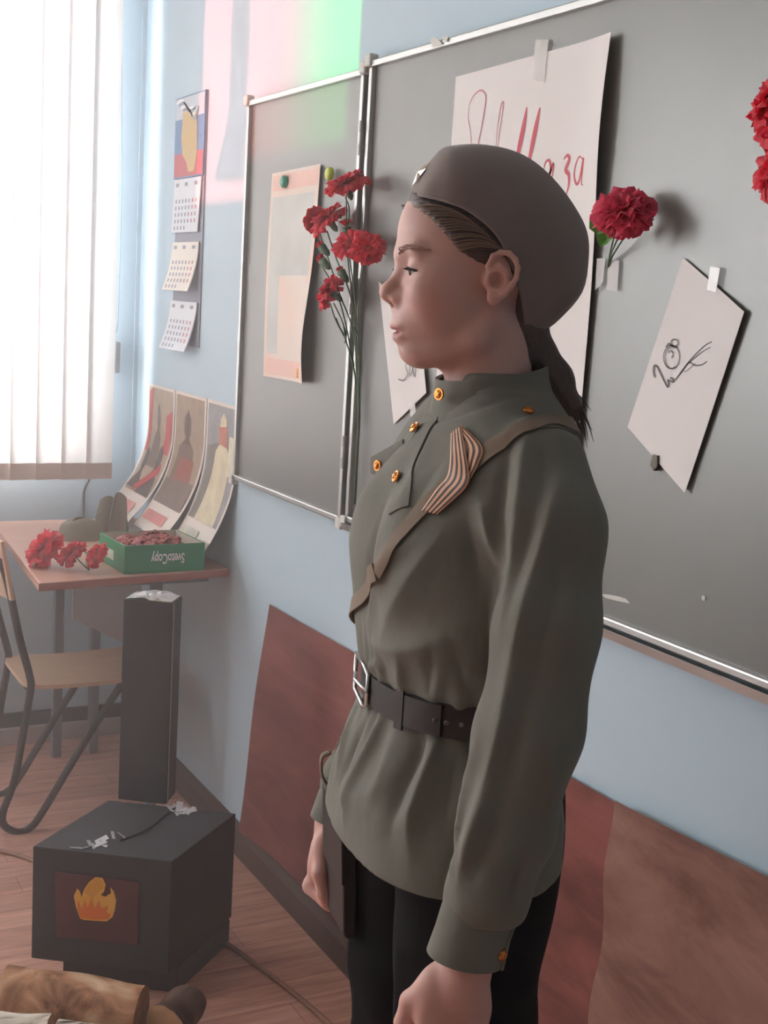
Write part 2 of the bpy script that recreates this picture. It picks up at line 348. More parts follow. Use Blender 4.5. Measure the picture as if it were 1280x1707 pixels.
stroke(s2, K([(575, 530), (580, 510), (592, 503), (597, 530), (590, 555), (605, 512), (600, 560), (590, 620)]), (.0015, .005), LX)
stroke(s2, K([(638, 500), (650, 487), (657, 500), (645, 532), (655, 548), (655, 580), (646, 612)]), (.002, .008), LX)
stroke(s2, K([(704, 500), (692, 492), (680, 515), (674, 550), (682, 578), (694, 560), (708, 495), (703, 540), (700, 575), (706, 582)]), (.0012, .0045), LX)
s2.build('lettering_red', m_red, big)
tape([(893, 66), (914, 66), (907, 137), (886, 133)], LX-.0004, big)
# --- tilted sketch of inkpot and quill
sk = thing('sketch_sheet', 'white sheet with pencil drawing of inkpot and quill, taped askew', 'paper', (SX, 1.45, 1.25))
skc = [yz(1140, 430, SX), yz(1245, 520, SX), yz(1145, 822, SX), yz(1047, 712, SX)]
sheet(skc, SX, lambda u, v: .001+.004*u*u*(1-v)+.003*v*v*(u), 'paper_sheet', m_paper, parent=sk)
KX = SX-.0030; J = lambda pts: [(920+x/3.556, 380+y/3.556) for x, y in pts]
s3 = MB(); w = .0016
stroke(s3, J([(708+48*math.cos(t/12*6.283), 765+70*math.sin(t/12*6.283)) for t in range(13)]), w, KX, 4)
stroke(s3, J([(708+40*math.cos(t/12*6.283+1), 770+62*math.sin(t/12*6.283+1)) for t in range(8)]), w*.7, KX, 4)
stroke(s3, J([(690, 740), (705, 727), (718, 748), (708, 770)]), w, KX)
stroke(s3, J([(725+22*math.cos(t/8*6.283), 680+20*math.sin(t/8*6.283)) for t in range(9)]), w, KX, 4)
stroke(s3, J([(675, 705), (692, 686), (715, 705), (742, 706)]), w*1.4, KX)
stroke(s3, J([(730, 900), (775, 840), (830, 770), (900, 702), (955, 672), (990, 674), (1005, 692)]), w, KX)
stroke(s3, J([(760, 862), (800, 810), (850, 765), (930, 712), (1002, 694)]), w*.9, KX)
stroke(s3, J([(768, 850), (812, 798), (845, 814), (890, 810), (935, 778)]), w*1.2, KX)
stroke(s3, J([(780, 850), (800, 845), (850, 800)]), w*.6, KX)
stroke(s3, J([(930, 735), (955, 752), (965, 762)]), w*.8, KX); stroke(s3, J([(985, 745), (1010, 748), (1015, 768), (995, 765)]), w*.6, KX)
stroke(s3, J([(608, 885), (600, 850), (604, 818), (622, 822), (640, 858), (665, 908), (684, 942), (690, 920), (686, 902), (705, 908), (722, 912), (715, 895), (700, 888)]), w*1.7, KX)
s3.build('pencil_drawing', m_pencil, sk)
tape([(1184, 444), (1200, 447), (1193, 487), (1178, 483)], KX-.0008, sk)
bc = MB(); q = on_x(1090, 772, BX-.009); bc.prism([(q.x, q.y-.006, q.z+.012), (q.x, q.y+.006, q.z+.012), (q.x, q.y+.009, q.z-.004), (q.x, q.y, q.z-.012), (q.x, q.y-.008, q.z-.004)], (.008, 0, 0))
tag(bc.build('binder_clip', mk('clip_metal', (70, 66, 58), .3, metal=.8), bevel=.001), 'small dark metal clip under the tilted pencil sketch', 'clip')
# --- small sheet partly behind the chin
sm = thing('note_sheet', 'small white sheet with grey scribbled letters taped beside the board joint', 'paper', (SX, 2.3, 1.25))
smc = [yz(632, 470, SX), yz(700, 530, SX), yz(715, 655, SX), yz(657, 707, SX)]
sheet(smc, SX, lambda u, v: .001+.005*v*u, 'paper_sheet', m_paper, parent=sm)
s4 = MB()
stroke(s4, [(664, 632), (672, 634), (679, 624), (676, 610), (680, 601), (683, 612), (681, 628)], .0022, SX-.0052)
stroke(s4, [(684, 626), (688, 614), (690, 600), (687, 612), (691, 628), (693, 612)], .0022, SX-.0052)
s4.build('scribble', m_pencil, sm)
tape([(682, 672), (691, 668), (694, 696), (685, 702)], SX-.0066, sm)
# --- faded poster on the side panel
m_faded = mk('faded_print', (228, 220, 210), 0.7, var=(9, 0.05), col2=(236, 206, 192))
m_fadedp = mk('faded_pink', (236, 196, 184), 0.7, var=(20, 0.06)); m_fadedg = mk('faded_grey', (205, 205, 200), 0.7, var=(8, 0.1))
fp = thing('faded_poster', 'faded pale poster with pinkish borders held on the side board', 'poster', (BX-.004, 2.86, 1.3))
def curl_f(u, v): return .002+.022*max(0, (u-.6)/.4)**2*math.exp(-((v-.85)/.3)**2)+.004*math.sin(v*3.1)
fc = [(2.998, 1.786), (2.722, 1.792), (2.726, 1.300), (2.998, 1.297)]
_, ff = sheet(fc, BX-.004, curl_f, 'paper_sheet', m_faded, parent=fp, nu=14, nv=16)
for (u0, u1, v0, v1, mm) in ((.03, .97, .015, .09, m_fadedp), (.03, .97, .905, .985, m_fadedp), (.06, .93, .12, .5, m_fadedg), (.3, .93, .5, .88, m_faded), (.06, .3, .5, .88, m_fadedg)):
    g = MB(); g.grid(lambda u, v: ff(u0+(u1-u0)*u, v0+(v1-v0)*v)+Vector((-.0007, 0, 0)), 8, 8); g.build('printed_field', mm, fp, smooth=True)
for px, py, nm, c, lb in ((474, 303, 'magnet', (70, 158, 136), 'round teal magnet on the top corner of the faded poster'), (550, 290, 'magnet', (190, 205, 60), 'round yellow-green magnet on the top edge of the faded poster')):
    q = on_x(px, py, BX-.012); mg = MB(); mg.lathe([(.014, 0), (.015, .003), (.0145, .008), (.011, .012), (.004, .0135)], (BX-.008, q.y, q.z), (-1, 0, 0), 20)
    tag(mg.build(nm, mk('magnet_'+lb[6:10], c, .3), smooth=True), lb, 'magnet')
q = on_x(497, 622, BX-.012); g = MB(); g.span((BX-.016, q.y-.006, q.z-.011), (BX-.004, q.y+.006, q.z+.011)); tag(g.build('clip', mk('brass_clip', (176, 132, 62), .3, metal=.7), bevel=.002), 'small brass clip at the bottom of the faded poster', 'clip')

# ================================================================ painted maroon sheets along the lower wall
def painted(name, c1, c2, sc):
    M = mk(name, c1, 0.7, spec=0.25); nt = M.node_tree; N = nt.nodes; L = nt.links
    tc = N.new('ShaderNodeTexCoord'); mp = N.new('ShaderNodeMapping'); mp.inputs['Scale'].default_value = (1, sc[0], sc[1]); mp.inputs['Rotation'].default_value = (math.radians(sc[2]), 0, 0); L.new(tc.outputs['Object'], mp.inputs[0])
    nz = N.new('ShaderNodeTexNoise'); nz.inputs['Scale'].default_value = 2.2; nz.inputs['Detail'].default_value = 7; nz.inputs['Roughness'].default_value = .62; nz.inputs['Distortion'].default_value = .6; L.new(mp.outputs[0], nz.inputs['Vector'])
    rp = N.new('ShaderNodeValToRGB'); e = rp.color_ramp.elements; e[0].position = .32; e[0].color = lin(c1); e[1].position = .7; e[1].color = lin(c2); L.new(nz.outputs['Fac'], rp.inputs[0]); L.new(rp.outputs[0], bsdf(M).inputs['Base Color']); return M
pmats = [painted('maroon_paint_a', (106, 66, 63), (150, 94, 88), (1.2, 4.5, 25)), painted('maroon_paint_b', (92, 54, 50), (142, 84, 77), (1.2, 5, 25)), painted('maroon_paint_c', (114, 78, 69), (160, 120, 106), (2.0, 5, 30))]
def wavy(seed):
    r = random.Random(seed); a = [r.uniform(0, 6) for _ in range(4)]
    return lambda u, v: .004+.005*(1+math.sin(5*u+a[0]+2*v))*.5+.006*(1+math.sin(7*v+a[1]+u))*.5
tagl = ['dark red painted paper sheet on the wall with dangling lower corner', 'dark red brush-streaked paper sheet between the two other wall sheets', 'brownish painted paper sheet with pale edge overlapping its red neighbour']
sheet([(2.94, .728), (2.20, .733), (2.22, .09), (3.03, .09)], W, lambda u, v: wavy(1)(u, v)+.02*math.exp(-(u/.12)**2)*v, 'painted_sheet', pmats[0], tagl[0], 'paper', 18, 14)
sheet([(2.21, .735), (1.50, .742), (1.50, .09), (2.21, .09)], W, lambda u, v: wavy(2)(u, v)+.002, 'painted_sheet', pmats[1], tagl[1], 'paper', 18, 14)
sheet([(1.517, .752), (0.80, .785), (.80, .09), (1.52, .09)], W, lambda u, v: wavy(3)(u, v)+.012+.012*math.exp(-(u/.1)**2)*math.sin(9*v)**2, 'painted_sheet', pmats[2], tagl[2], 'paper', 18, 20)

# ================================================================ wall calendar
m_card = mk('calendar_card', (150, 152, 166), .7); m_pad = mk('calendar_paper', (222, 226, 230), .7); m_ink = mk('calendar_ink', (150, 152, 168), .7); m_inkr = mk('calendar_ink_red', (200, 140, 150), .7)
cal = thing('wall_calendar', 'three-block wall calendar with picture header hanging on the blue wall', 'calendar', (W-.004, 3.66, 1.33))
CX = W-.004
MB().span((CX, 3.545, 1.335), (W-.001, 3.782, 2.045)).build('backing_card', m_card, cal)
hdr = MB(); hdr.span((CX-.004, 3.548, 1.815), (CX-.001, 3.80, 2.045)); hd = hdr.build('header_picture', mk('header_blue', (96, 128, 172), .5), cal)
def patch(y0, y1, z0, z1, X, c, nm, par, mm=None):
    g = MB(); g.span((X-.0006, y0, z0), (X, y1, z1)); return g.build(nm, mm or mk('ink_%d_%d_%d' % c, c, .6), par)
patch(3.552, 3.796, 1.982, 2.041, CX-.004, (196, 204, 214), 'sky_field', hd); patch(3.552, 3.796, 1.819, 1.885, CX-.004, (188, 92, 98), 'red_field', hd)
g = MB(); pts = [(3.62, 1.83), (3.60, 1.88), (3.605, 1.95), (3.615, 2.0), (3.64, 2.012), (3.66, 1.995), (3.68, 2.015), (3.70, 2.0), (3.73, 2.0), (3.74, 1.93), (3.725, 1.88), (3.69, 1.86), (3.67, 1.83)]
g.prism([(CX-.0046, y, z) for y, z in pts], (-.0006, 0, 0)); g.build('gold_emblem', mk('gold_print', (200, 168, 110), .5), hd)
for k in range(4):
    g = MB(); g.strip(smoothpath([(CX-.0056, 3.79-.02*k, 2.03-.008*k), (CX-.0056, 3.74-.02*k, 2.035-.01*k), (CX-.0056, 3.69-.02*k, 2.01-.012*k), (CX-.0056, 3.63-.012*k, 2.005)], 4), .008, (-1, 0, 0)); g.build('ribbon_stripe', mk('stripe_%d' % k, [(240, 240, 240), (130, 146, 170), (235, 235, 238), (150, 150, 160)][k], .6), hd)
for z1, z0, lift, shade in ((1.812, 1.66, .002, (222, 226, 232)), (1.632, 1.492, .026, (232, 226, 216)), (1.462, 1.32, .03, (216, 222, 232))):
    h = z1-z0; mm = mk('pad_%d' % shade[2], shade, .7)
    def fn(u, v, z1=z1, h=h, lift=lift): return Vector((CX-.004-lift*v*v, 3.786-.018*(1-v)*0-.228*u+.012*(v), z1-h*v))
    g = MB(); g.grid(fn, 4, 6); pd = g.build('month_pad', mm, cal, smooth=True, solid=.003, solid_off=0)
    for rrow in range(5):
        for c_ in range(7):
            u = .10+.125*c_; v = .38+.125*rrow
            if rrow == 4 and c_ > 3: continue
            a = fn(u, v)+Vector((-.0022, 0, 0)); b = fn(u+.055, v+.07)+Vector((-.0022, 0, 0))
            gg = MB(); gg.add([a, Vector((a.x, b.y, a.z)), b, Vector((b.x, a.y, b.z))], [(0, 1, 2, 3)]); gg.build('date_mark', m_inkr if c_ > 4 else m_ink, pd)
    gg = MB(); 
    for u in (.08, .42, .78): a = fn(u, .07)+Vector((-.0024, 0, 0)); b = fn(u+.12, .14)+Vector((-.0024, 0, 0)); gg.add([a, Vector((a.x, b.y, a.z)), b, Vector((b.x, a.y, b.z))], [(0, 1, 2, 3)])
    gg.build('month_title', m_ink, pd)

# ================================================================ three posters standing on the table and bent against the wall
def poff(z, k):
    t = max(0, min(1, (1.08-z)/(1.08-.79))); return .003+k*t**2.1
def poster(name, y0, y1, label, base, fields, seed):
    T = thing(name, label, 'poster', (W-.08, (y0+y1)/2, .79), 'posters bent between wall and table')
    zt = 1.198
    def fn(u, v):
        z = zt-(zt-.785)*(v**.97); y = y0+(y1-y0)*u+.045*v**3
        return Vector((W-poff(z, (.125, .105, .078)[seed-1])-.0015*u, y, z+.004*(1-u)*0))
    g = MB(); g.grid(fn, 6, 26); g.build('paper_sheet', mk('poster_margin', (226, 214, 206), .65), T, smooth=True, solid=.0006, solid_off=0)
    lay = 0
    for poly, c in [([(.05, .02), (.95, .02), (.95, .80), (.05, .80)], base)]+fields:
        lay += 1; g = MB(); us = [p[0] for p in poly]; vs_ = [p[1] for p in poly]; bm = bmesh.new()
        # finely cut polygon mapped on the bent sheet
        vv = [bm.verts.new((p[0], p[1], 0)) for p in poly]; bm.faces.new(vv)
        for k in range(1, 26):
            t = k/26
            if min(vs_) < t < max(vs_): bmesh.ops.bisect_plane(bm, geom=bm.verts[:]+bm.edges[:]+bm.faces[:], plane_co=(0, t, 0), plane_no=(0, 1, 0))
        bm.verts.ensure_lookup_table(); ix = {v: i for i, v in enumerate(bm.verts)}
        g.add([fn(v.co.x, v.co.y)+Vector((-.0008-.0003*lay, 0, .0002*lay)) for v in bm.verts], [tuple(ix[v] for v in f.verts) for f in bm.faces]); bm.free()
        g.build('printed_field', mk('print_%d_%d_%d' % c, c, .6, var=(22, .14)), T)
    return T
figure = lambda cx, w, v0, v1: [(cx-.3*w, v0+.04), (cx, v0), (cx+.3*w, v0+.04), (cx+.35*w, v0+.14), (cx+.18*w, v0+.19), (cx+.7*w, v0+.26), (cx+w, v1), (cx-w, v1), (cx-.7*w, v0+.26), (cx-.18*w, v0+.19), (cx-.35*w, v0+.14)]
poster('bent_poster', 3.993, 3.732, 'bent poster with red banners and crowded figures, nearest the corner', (178, 158, 138), [([(.05, .05), (.22, .02), (.18, .5), (.08, .5)], (176, 74, 70)), ([(.74, .2), (.95, .15), (.93, .48), (.7, .48)], (190, 84, 80)), (figure(.45, .16, .12, .6), (122, 104, 94)), (figure(.25, .2, .46, .78), (96, 82, 78)), (figure(.7, .24, .42, .8), (88, 76, 72)), ([(.3, .76), (.85, .55), (.88, .62), (.4, .8)], (190, 72, 72)), ([(.08, .86), (.8, .86), (.8, .94), (.08, .94)], (214, 150, 142))], 1)
poster('bent_poster', 3.730, 3.458, 'bent brown poster with a seated soldier shape, between its two neighbours', (162, 140, 120), [(figure(.45, .34, .12, .8), (120, 96, 84)), (figure(.46, .13, .1, .34), (98, 76, 66)), ([(.3, .45), (.75, .45), (.8, .62), (.3, .62)], (150, 78, 68)), ([(.08, .62), (.92, .6), (.95, .8), (.05, .8)], (118, 98, 90)), ([(.1, .86), (.75, .86), (.75, .93), (.1, .93)], (214, 140, 136))], 2)
poster('bent_poster', 3.456, 3.205, 'bent grey poster with a white-clad figure, against the chalkboard edge', (150, 148, 150), [([(.1, .3), (.5, .25), (.5, .8), (.08, .8)], (128, 120, 112)), (figure(.55, .3, .06, .8), (216, 202, 172)), ([(.42, .16), (.66, .14), (.7, .28), (.45, .27)], (190, 120, 98)), ([(.75, .2), (.9, .2), (.92, .46), (.72, .46)], (222, 212, 186)), ([(.12, .86), (.6, .86), (.6, .92), (.12, .92)], (190, 186, 176))], 3)
# ================================================================ artificial carnations
m_petal = mk('petal_red', (226, 34, 62), .6, var=(60, .22), sheen=.2); m_petal2 = mk('petal_pink_red', (226, 58, 96), .6, var=(60, .2), sheen=.2)
m_stem = mk('stem_green', (66, 92, 62), .5, var=(40, .15)); m_leaf = mk('leaf_green', (120, 184, 84), .5, var=(20, .12)); m_leafd = mk('leaf_dark', (52, 96, 70), .5)
for _m in (m_petal, m_petal2, m_leaf):        # thin cloth lets light through
    nt = _m.node_tree; N = nt.nodes; L = nt.links; b = bsdf(_m); t = N.new('ShaderNodeBsdfTranslucent'); mx = N.new('ShaderNodeMixShader'); mx.inputs[0].default_value = .3
    src = b.inputs['Base Color'].links[0].from_socket; L.new(src, t.inputs[0]); L.new(b.outputs[0], mx.inputs[1]); L.new(t.outputs[0], mx.inputs[2]); L.new(mx.outputs[0], N['Material Output'].inputs[0])
def petals(mb, c, axis, R, seed, layers=((.35, 5, 20), (.62, 7, 42), (.85, 9, 66), (1.0, 10, 95)), depth=.7):
    """ruffled bloom: petals fan out from c around axis; layers = (length, count, opening angle)"""
    r = random.Random(seed); ax = Vector(axis).normalized(); a0 = ax.orthogonal().normalized(); b0 = ax.cross(a0)
    for ln, n, op in layers:
        ph = r.uniform(0, 6)
        for k in range(n):
            th = ph+2*math.pi*k/n+r.uniform(-.15, .15); o = math.radians(op+r.uniform(-10, 10)); Lr = R*ln*r.uniform(.88, 1.1)
            d = a0*math.cos(th)+b0*math.sin(th); side = ax.cross(d); wv = r.uniform(0, 6); hw = Lr*r.uniform(.5, .68)
            def fn(u, v, o=o, d=d, side=side, Lr=Lr, hw=hw, wv=wv):
                s = (u-.5)*2; wid = hw*(v**.75)*1.15; ang = o*(.55+.45*v)
                notch = .07*math.sin(u*34+wv) if v > .99 else 0
                rad = Lr*v*(1-.22*s*s*v+notch); ruf = Lr*.13*v*v*math.sin(u*15+wv)
                p = ax*(rad*math.cos(ang)*1.0) + d*(rad*math.sin(ang)) + side*(s*wid)
                return c + p + ax*(ruf*math.sin(o)*1.0) - d*(ruf*math.cos(o)) - ax*(.15*R)
            mb.grid(fn, 9, 4)
def calyx(mb, c, axis, L_, r0): mb.lathe([(r0*.25, -L_), (r0*.9, -L_*.72), (r0, -L_*.35), (r0*1.25, 0)], c, axis, 10)
def path_px(pts, X): return [on_x(p[0], p[1], X-(p[2] if len(p) > 2 else 0)) for p in pts]
# --- spray on the board joint
sp_ = thing('carnation_spray', 'spray of small red artificial carnations with long stems along the board joint', 'flowers', (BX-.02, 2.52, 1.03))
FX = BX-.03
blooms = [((577, 305), .062, .046, (-.35, .1, .9), 1), ((546, 362), .060, .047, (-.5, .25, .75), 2), ((522, 366), .050, .030, (-.3, .8, .3), 9), ((586, 404), .055, .045, (-.5, -.1, .75), 3), ((612, 412), .052, .036, (-.4, -.6, .5), 4), ((549, 484), .058, .040, (-.5, .4, .45), 5)]
root = [(594, 760, 0), (592, 830, 0), (590, 862, 0)]
for (px, py), off, R, ax, sd in blooms:
    c = on_x(px, py, BX-off); mb = MB(); petals(mb, c, ax, R, 40+sd); o = mb.build('bloom', m_petal, sp_, smooth=True)
    cb_ = MB(); calyx(cb_, c-Vector(ax).normalized()*.010, ax, .026, .007); cb_.build('calyx', m_stem, o, smooth=True)
for (px, py), R, ax, sd in (((577, 377), .017, (-.2, 0, 1), 11), ((536, 411), .014, (-.2, .7, .5), 12), ((537, 434), .015, (-.2, .7, .5), 13), ((568, 452), .013, (-.2, .6, .6), 14)):
    c = on_x(px, py, BX-.045); mb = MB(); petals(mb, c, ax, R, sd, ((.6, 4, 12), (1.0, 6, 26))); o = mb.build('bud', m_petal, sp_, smooth=True)
    cb_ = MB(); calyx(cb_, c-Vector(ax).normalized()*.002, ax, .03, .008); cb_.build('calyx', m_stem, o, smooth=True)
for pts in ([(577, 325, .05), (579, 400, .045), (588, 470, .035), (597, 560, .02), (599, 650, .012)], [(576, 330, .05), (582, 352, .05), (578, 410, .04), (590, 520, .025), (598, 640, .012)],
            [(545, 385, .05), (560, 430, .045), (580, 480, .035), (594, 540, .02), (597, 660, .012)], [(533, 390, .045), (545, 425, .04), (566, 490, .03), (590, 560, .02), (597, 680, .012)],
            [(590, 425, .045), (590, 470, .035), (594, 530, .025), (599, 610, .015), (598, 700, .010)], [(607, 430, .045), (601, 480, .035), (597, 530, .025), (598, 640, .012)],
            [(550, 505, .045), (560, 535, .035), (577, 570, .025), (592, 630, .015), (596, 700, .01)], [(556, 505, .045), (572, 540, .03), (576, 565, .025), (590, 615, .015), (597, 690, .01)], [(537, 445, .045), (552, 470, .04), (565, 500, .03), (575, 535, .025), (590, 610, .014)], [(560, 530, .03), (566, 545, .026), (576, 562, .022)]):
    mb = MB(); mb.tube(smoothpath(path_px(pts, BX), 5), [.0016]*(5*(len(pts)-1)+1), 6); mb.build('stem', m_stem, sp_, smooth=True)
mb = MB(); mb.tube(smoothpath(path_px([(598, 640, .013), (598, 700, .012), (595, 760, .012), (591, 840, .013)], BX), 5), .0032, 8); mb.build('main_stem', m_stem, sp_, smooth=True)
for a, b in (((572, 540), (577, 566)), ((603, 450), (600, 475)), ((590, 545), (595, 560)), ((576, 560), (574, 572))):
    mb = MB(); mb.tube(path_px([a+(.03,), ((a[0]+b[0])/2+1, (a[1]+b[1])/2, .03), b+(.026,)], BX), [.001, .004, .001], 6, flat=.4); mb.build('leaf', m_stem, sp_, smooth=True)
# --- single carnation beside the lettered sheet
sc_ = thing('carnation', 'single pinkish-red artificial carnation with green leaf taped to the board', 'flower', (BX-.01, 1.63, 1.56))
c = on_x(1038, 348, BX-.056); ax = (-.60, -.42, .68)
mb = MB(); petals(mb, c, ax, .044, 77, ((.35, 6, 16), (.6, 9, 38), (.82, 12, 62), (1.0, 13, 88), (.92, 12, 112))); o = mb.build('bloom', m_petal2, sc_, smooth=True)
cb_ = MB(); calyx(cb_, c-Vector(ax).normalized()*.018, ax, .03, .009); cb_.build('calyx', m_leafd, o, smooth=True)
def leaf(pxs, offs, mat, par, fold=.006):
    P = [on_x(a, b, BX-o) for (a, b), o in zip(pxs, offs)]; n = len(P); cen = sum(P, Vector())/n+Vector((fold, 0, 0))
    g = MB(); g.add(P+[cen], [(i, (i+1) % n, n) for i in range(n)]); g.build('leaf', mat, par, solid=.0008)
leaf([(983, 361), (1003, 360), (1014, 372), (1014, 388), (1008, 392), (994, 390), (982, 381)], [.085, .08, .075, .07, .07, .075, .085], m_leaf, sc_)
leaf([(993, 391), (1010, 388), (1022, 396), (1014, 405), (1001, 412), (995, 402)], [.08, .07, .065, .065, .07, .075], m_leaf, sc_)
leaf([(1015, 370), (1030, 365), (1040, 370), (1038, 388), (1026, 398), (1014, 390)], [.06, .05, .04, .035, .04, .055], m_leafd, sc_)
for pts in ([(1035, 362, .055), (1038, 380, .045), (1026, 405, .03), (1016, 430, .012), (1014, 445, .006)], [(1030, 368, .045), (1022, 400, .03), (1015, 430, .01), (1013, 445, .006)], [(1050, 380, .02), (1036, 402, .016), (1020, 428, .01), (1015, 440, .006)]):
    mb = MB(); mb.tube(smoothpath(path_px(pts, BX), 5), .0013, 6); mb.build('stem', m_stem, sc_, smooth=True)
tape([(995, 431), (1009, 430), (1005, 470), (992, 484)], LX-.0012, sc_); tape([(1014, 432), (1032, 434), (1029, 486), (1011, 483)], BX-.005, sc_)
# --- spray at the right of the board
s5 = thing('carnation_spray', 'cluster of bright red carnations fixed one below another on the main board', 'flowers', (BX-.02, 1.29, 1.45))
for (px, py), R, ax, sd in (((1285, 160), .042, (-.8, .4, .4), 21), ((1287, 203), .040, (-.85, .3, -.1), 22), ((1290, 274), .042, (-.8, .45, .3), 23)):
    c = on_x(px, py, BX-.055); mb = MB(); petals(mb, c, ax, R, sd); o = mb.build('bloom', m_petal, s5, smooth=True); cb_ = MB(); calyx(cb_, c-Vector(ax).normalized()*.012, ax, .026, .007); cb_.build('calyx', m_stem, o, smooth=True)
    mb = MB(); c2 = on_x(1300, 430, BX-.01); mb.tube(smoothpath([c-Vector(ax).normalized()*.03, c.lerp(c2, .4)+Vector((.015, 0, 0)), c2], 6), .0016, 6); mb.build('stem', m_stem, s5, smooth=True)
# ================================================================ desk in the corner
m_top = mk('desk_laminate', (196, 150, 132), .35, var=(4, .06), stretch=(1, 8, 1)); m_edge = mk('desk_edge', (170, 104, 92), .5); m_leg = mk('desk_metal', (118, 124, 134), .45, metal=.2)
TZ = .76
dk = thing('desk', 'small school desk with pale pinkish-brown top and grey metal legs', 'table', (1.0, 3.6, 0))
c0 = on_z(65, 972, TZ); c1 = Vector((W-.012, c0.y+.06, TZ)); c2 = Vector((W-.012, 4.02, TZ)); c3 = Vector((c0.x+.055, 4.02, TZ))
MB().prism([c0-Vector((0, 0, .022)), c1-Vector((0, 0, .022)), c2-Vector((0, 0, .022)), c3-Vector((0, 0, .022))], (0, 0, .022)).build('desktop', [m_top], dk, bevel=.003)
e = MB(); e.prism([c0+Vector((-.001, -.0015, -.021)), c1+Vector((0, -.0015, -.021)), c1+Vector((0, .002, -.021)), c0+Vector((0, .002, -.021))], (0, 0, .019)); e.build('edge_band', m_edge, dk)
def post(x, y, z1=TZ-.022, s=.03): MB().span((x-s/2, y-s/2, 0), (x+s/2, y+s/2, z1)).build('leg', m_leg, dk, bevel=.004)
lx = on_y(95, 1150, 3.97).x; lx2 = on_y(156, 1150, 3.97).x
post(lx, 3.97); post(lx2, 3.97); post(1.09, 3.30); 
MB().span((lx-.015, 3.955, TZ-.06), (W-.03, 3.985, TZ-.024)).build('rail', m_leg, dk, bevel=.003)
MB().span((c0.x+.07, 3.30, TZ-.052), (1.24, 3.325, TZ-.024)).build('rail', m_leg, dk, bevel=.003)
MB().span((1.075, 3.31, TZ-.052), (1.105, 3.96, TZ-.024)).build('rail', m_leg, dk, bevel=.003)
g = MB(); g.prism([(1.03, 3.93, .46), (1.25, 3.93, .34), (1.25, 3.93, .72), (1.03, 3.93, .72)], (0, .012, 0)); g.build('modesty_panel', mk('panel_grey', (186, 184, 184), .6), dk)
# ================================================================ green paper-box lid with ribbons
m_green = mk('carton_green', (40, 138, 88), .5, var=(5, .06)); m_card2 = mk('carton_inside', (198, 190, 178), .8); m_white = mk('print_white', (240, 240, 236), .6)
bxp = [on_z(207, 957, TZ+.001), on_z(340, 950, TZ+.001)]; b0 = bxp[0]; b1 = bxp[1]; dep = Vector((-.012, .195, 0)); b2 = b1+dep; b3 = b0+dep; BH = .074
bx = thing('carton_lid', 'open green carton lid with white upside-down lettering on the desk', 'box', (b0+b2)/2)
def wallp(a, b, nm, side):
    d = (b-a).normalized(); n = Vector((-d.y, d.x, 0)); t = .003
    MB().prism([a, b, b+n*t, a+n*t], (0, 0, BH)).build(nm, [m_green], bx)
    MB().prism([a+n*(t+.0004)+d*.004, b+n*(t+.0004)-d*.004, b+n*(t+.001)-d*.004, a+n*(t+.001)+d*.004], (0, 0, BH-.001)).build('lining', m_card2, bx)
wallp(b0, b1, 'side_wall', 0); wallp(b1, b2, 'side_wall', 0); wallp(b2, b3, 'side_wall', 0); wallp(b3, b0, 'side_wall', 0)
MB().prism([b0+Vector((.003, .003, 0)), b1+Vector((-.003, .003, 0)), b2+Vector((-.003, -.003, 0)), b3+Vector((.003, -.003, 0))], (0, 0, .003)).build('bottom', m_card2, bx)
tx = bpy.data.curves.new('lettering', 'FONT'); tx.body = 'SvetoCopy'; tx.size = .042; tx.align_x = 'CENTER'; tx.align_y = 'CENTER'; tx.extrude = .0003; tx.offset = .0007
to = bpy.data.objects.new('lettering', tx); COL.objects.link(to); dg = bpy.context.evaluated_depsgraph_get(); tme = bpy.data.meshes.new_from_object(to.evaluated_get(dg)); bpy.data.objects.remove(to)
to = bpy.data.objects.new('lettering', tme); COL.objects.link(to); tme.materials.clear(); tme.materials.append(m_white)
fd = (b1-b0).normalized(); fn_ = Vector((fd.y, -fd.x, 0)); cen = b0.lerp(b1, .535)+Vector((0, 0, BH*.5))+fn_*.0008
wdt = max(v.co.x for v in tme.vertices)-min(v.co.x for v in tme.vertices); hgt = max(v.co.y for v in tme.vertices)-min(v.co.y for v in tme.vertices)
sx, sy = .092/wdt, .036/hgt
Mx = Matrix((( -fd.x*sx, 0, fn_.x, cen.x), (-fd.y*sx, 0, fn_.y, cen.y), (0, -sy, 0, cen.z), (0, 0, 0, 1)))
for v in tme.vertices: v.co = Mx @ v.co
attach(to, bx)
# pale label on the left side
sd_ = (b3-b0).normalized(); sn = Vector((-1, 0, 0)); q = b0+sd_*.08+Vector((-.0008, 0, .02)); MB().add([q, q+sd_*.07, q+sd_*.07+Vector((0, 0, .026)), q+Vector((0, 0, .026))], [(0, 1, 2, 3)]).build('label_sticker', mk('sticker_pale', (206, 220, 200), .6), bx, solid=.0004)
# ribbons heaped in the lid
m_rib = mk('striped_ribbon', (140, 40, 44), .6)
nt = m_rib.node_tree; N = nt.nodes; L = nt.links; uvn = N.new('ShaderNodeUVMap'); sx_ = N.new('ShaderNodeSeparateXYZ'); L.new(uvn.outputs[0], sx_.inputs[0]); wv = N.new('ShaderNodeMath'); wv.operation = 'MULTIPLY'; wv.inputs[1].default_value = 2.5; L.new(sx_.outputs[0], wv.inputs[0]); fr = N.new('ShaderNodeMath'); fr.operation = 'FRACT'; L.new(wv.outputs[0], fr.inputs[0])
rp = N.new('ShaderNodeValToRGB'); rp.color_ramp.interpolation = 'CONSTANT'; rp.color_ramp.elements[0].color = lin((206, 96, 92)); rp.color_ramp.elements[1].position = .5; rp.color_ramp.elements[1].color = lin((56, 40, 42)); L.new(fr.outputs[0], rp.inputs[0]); L.new(rp.outputs[0], bsdf(m_rib).inputs['Base Color'])
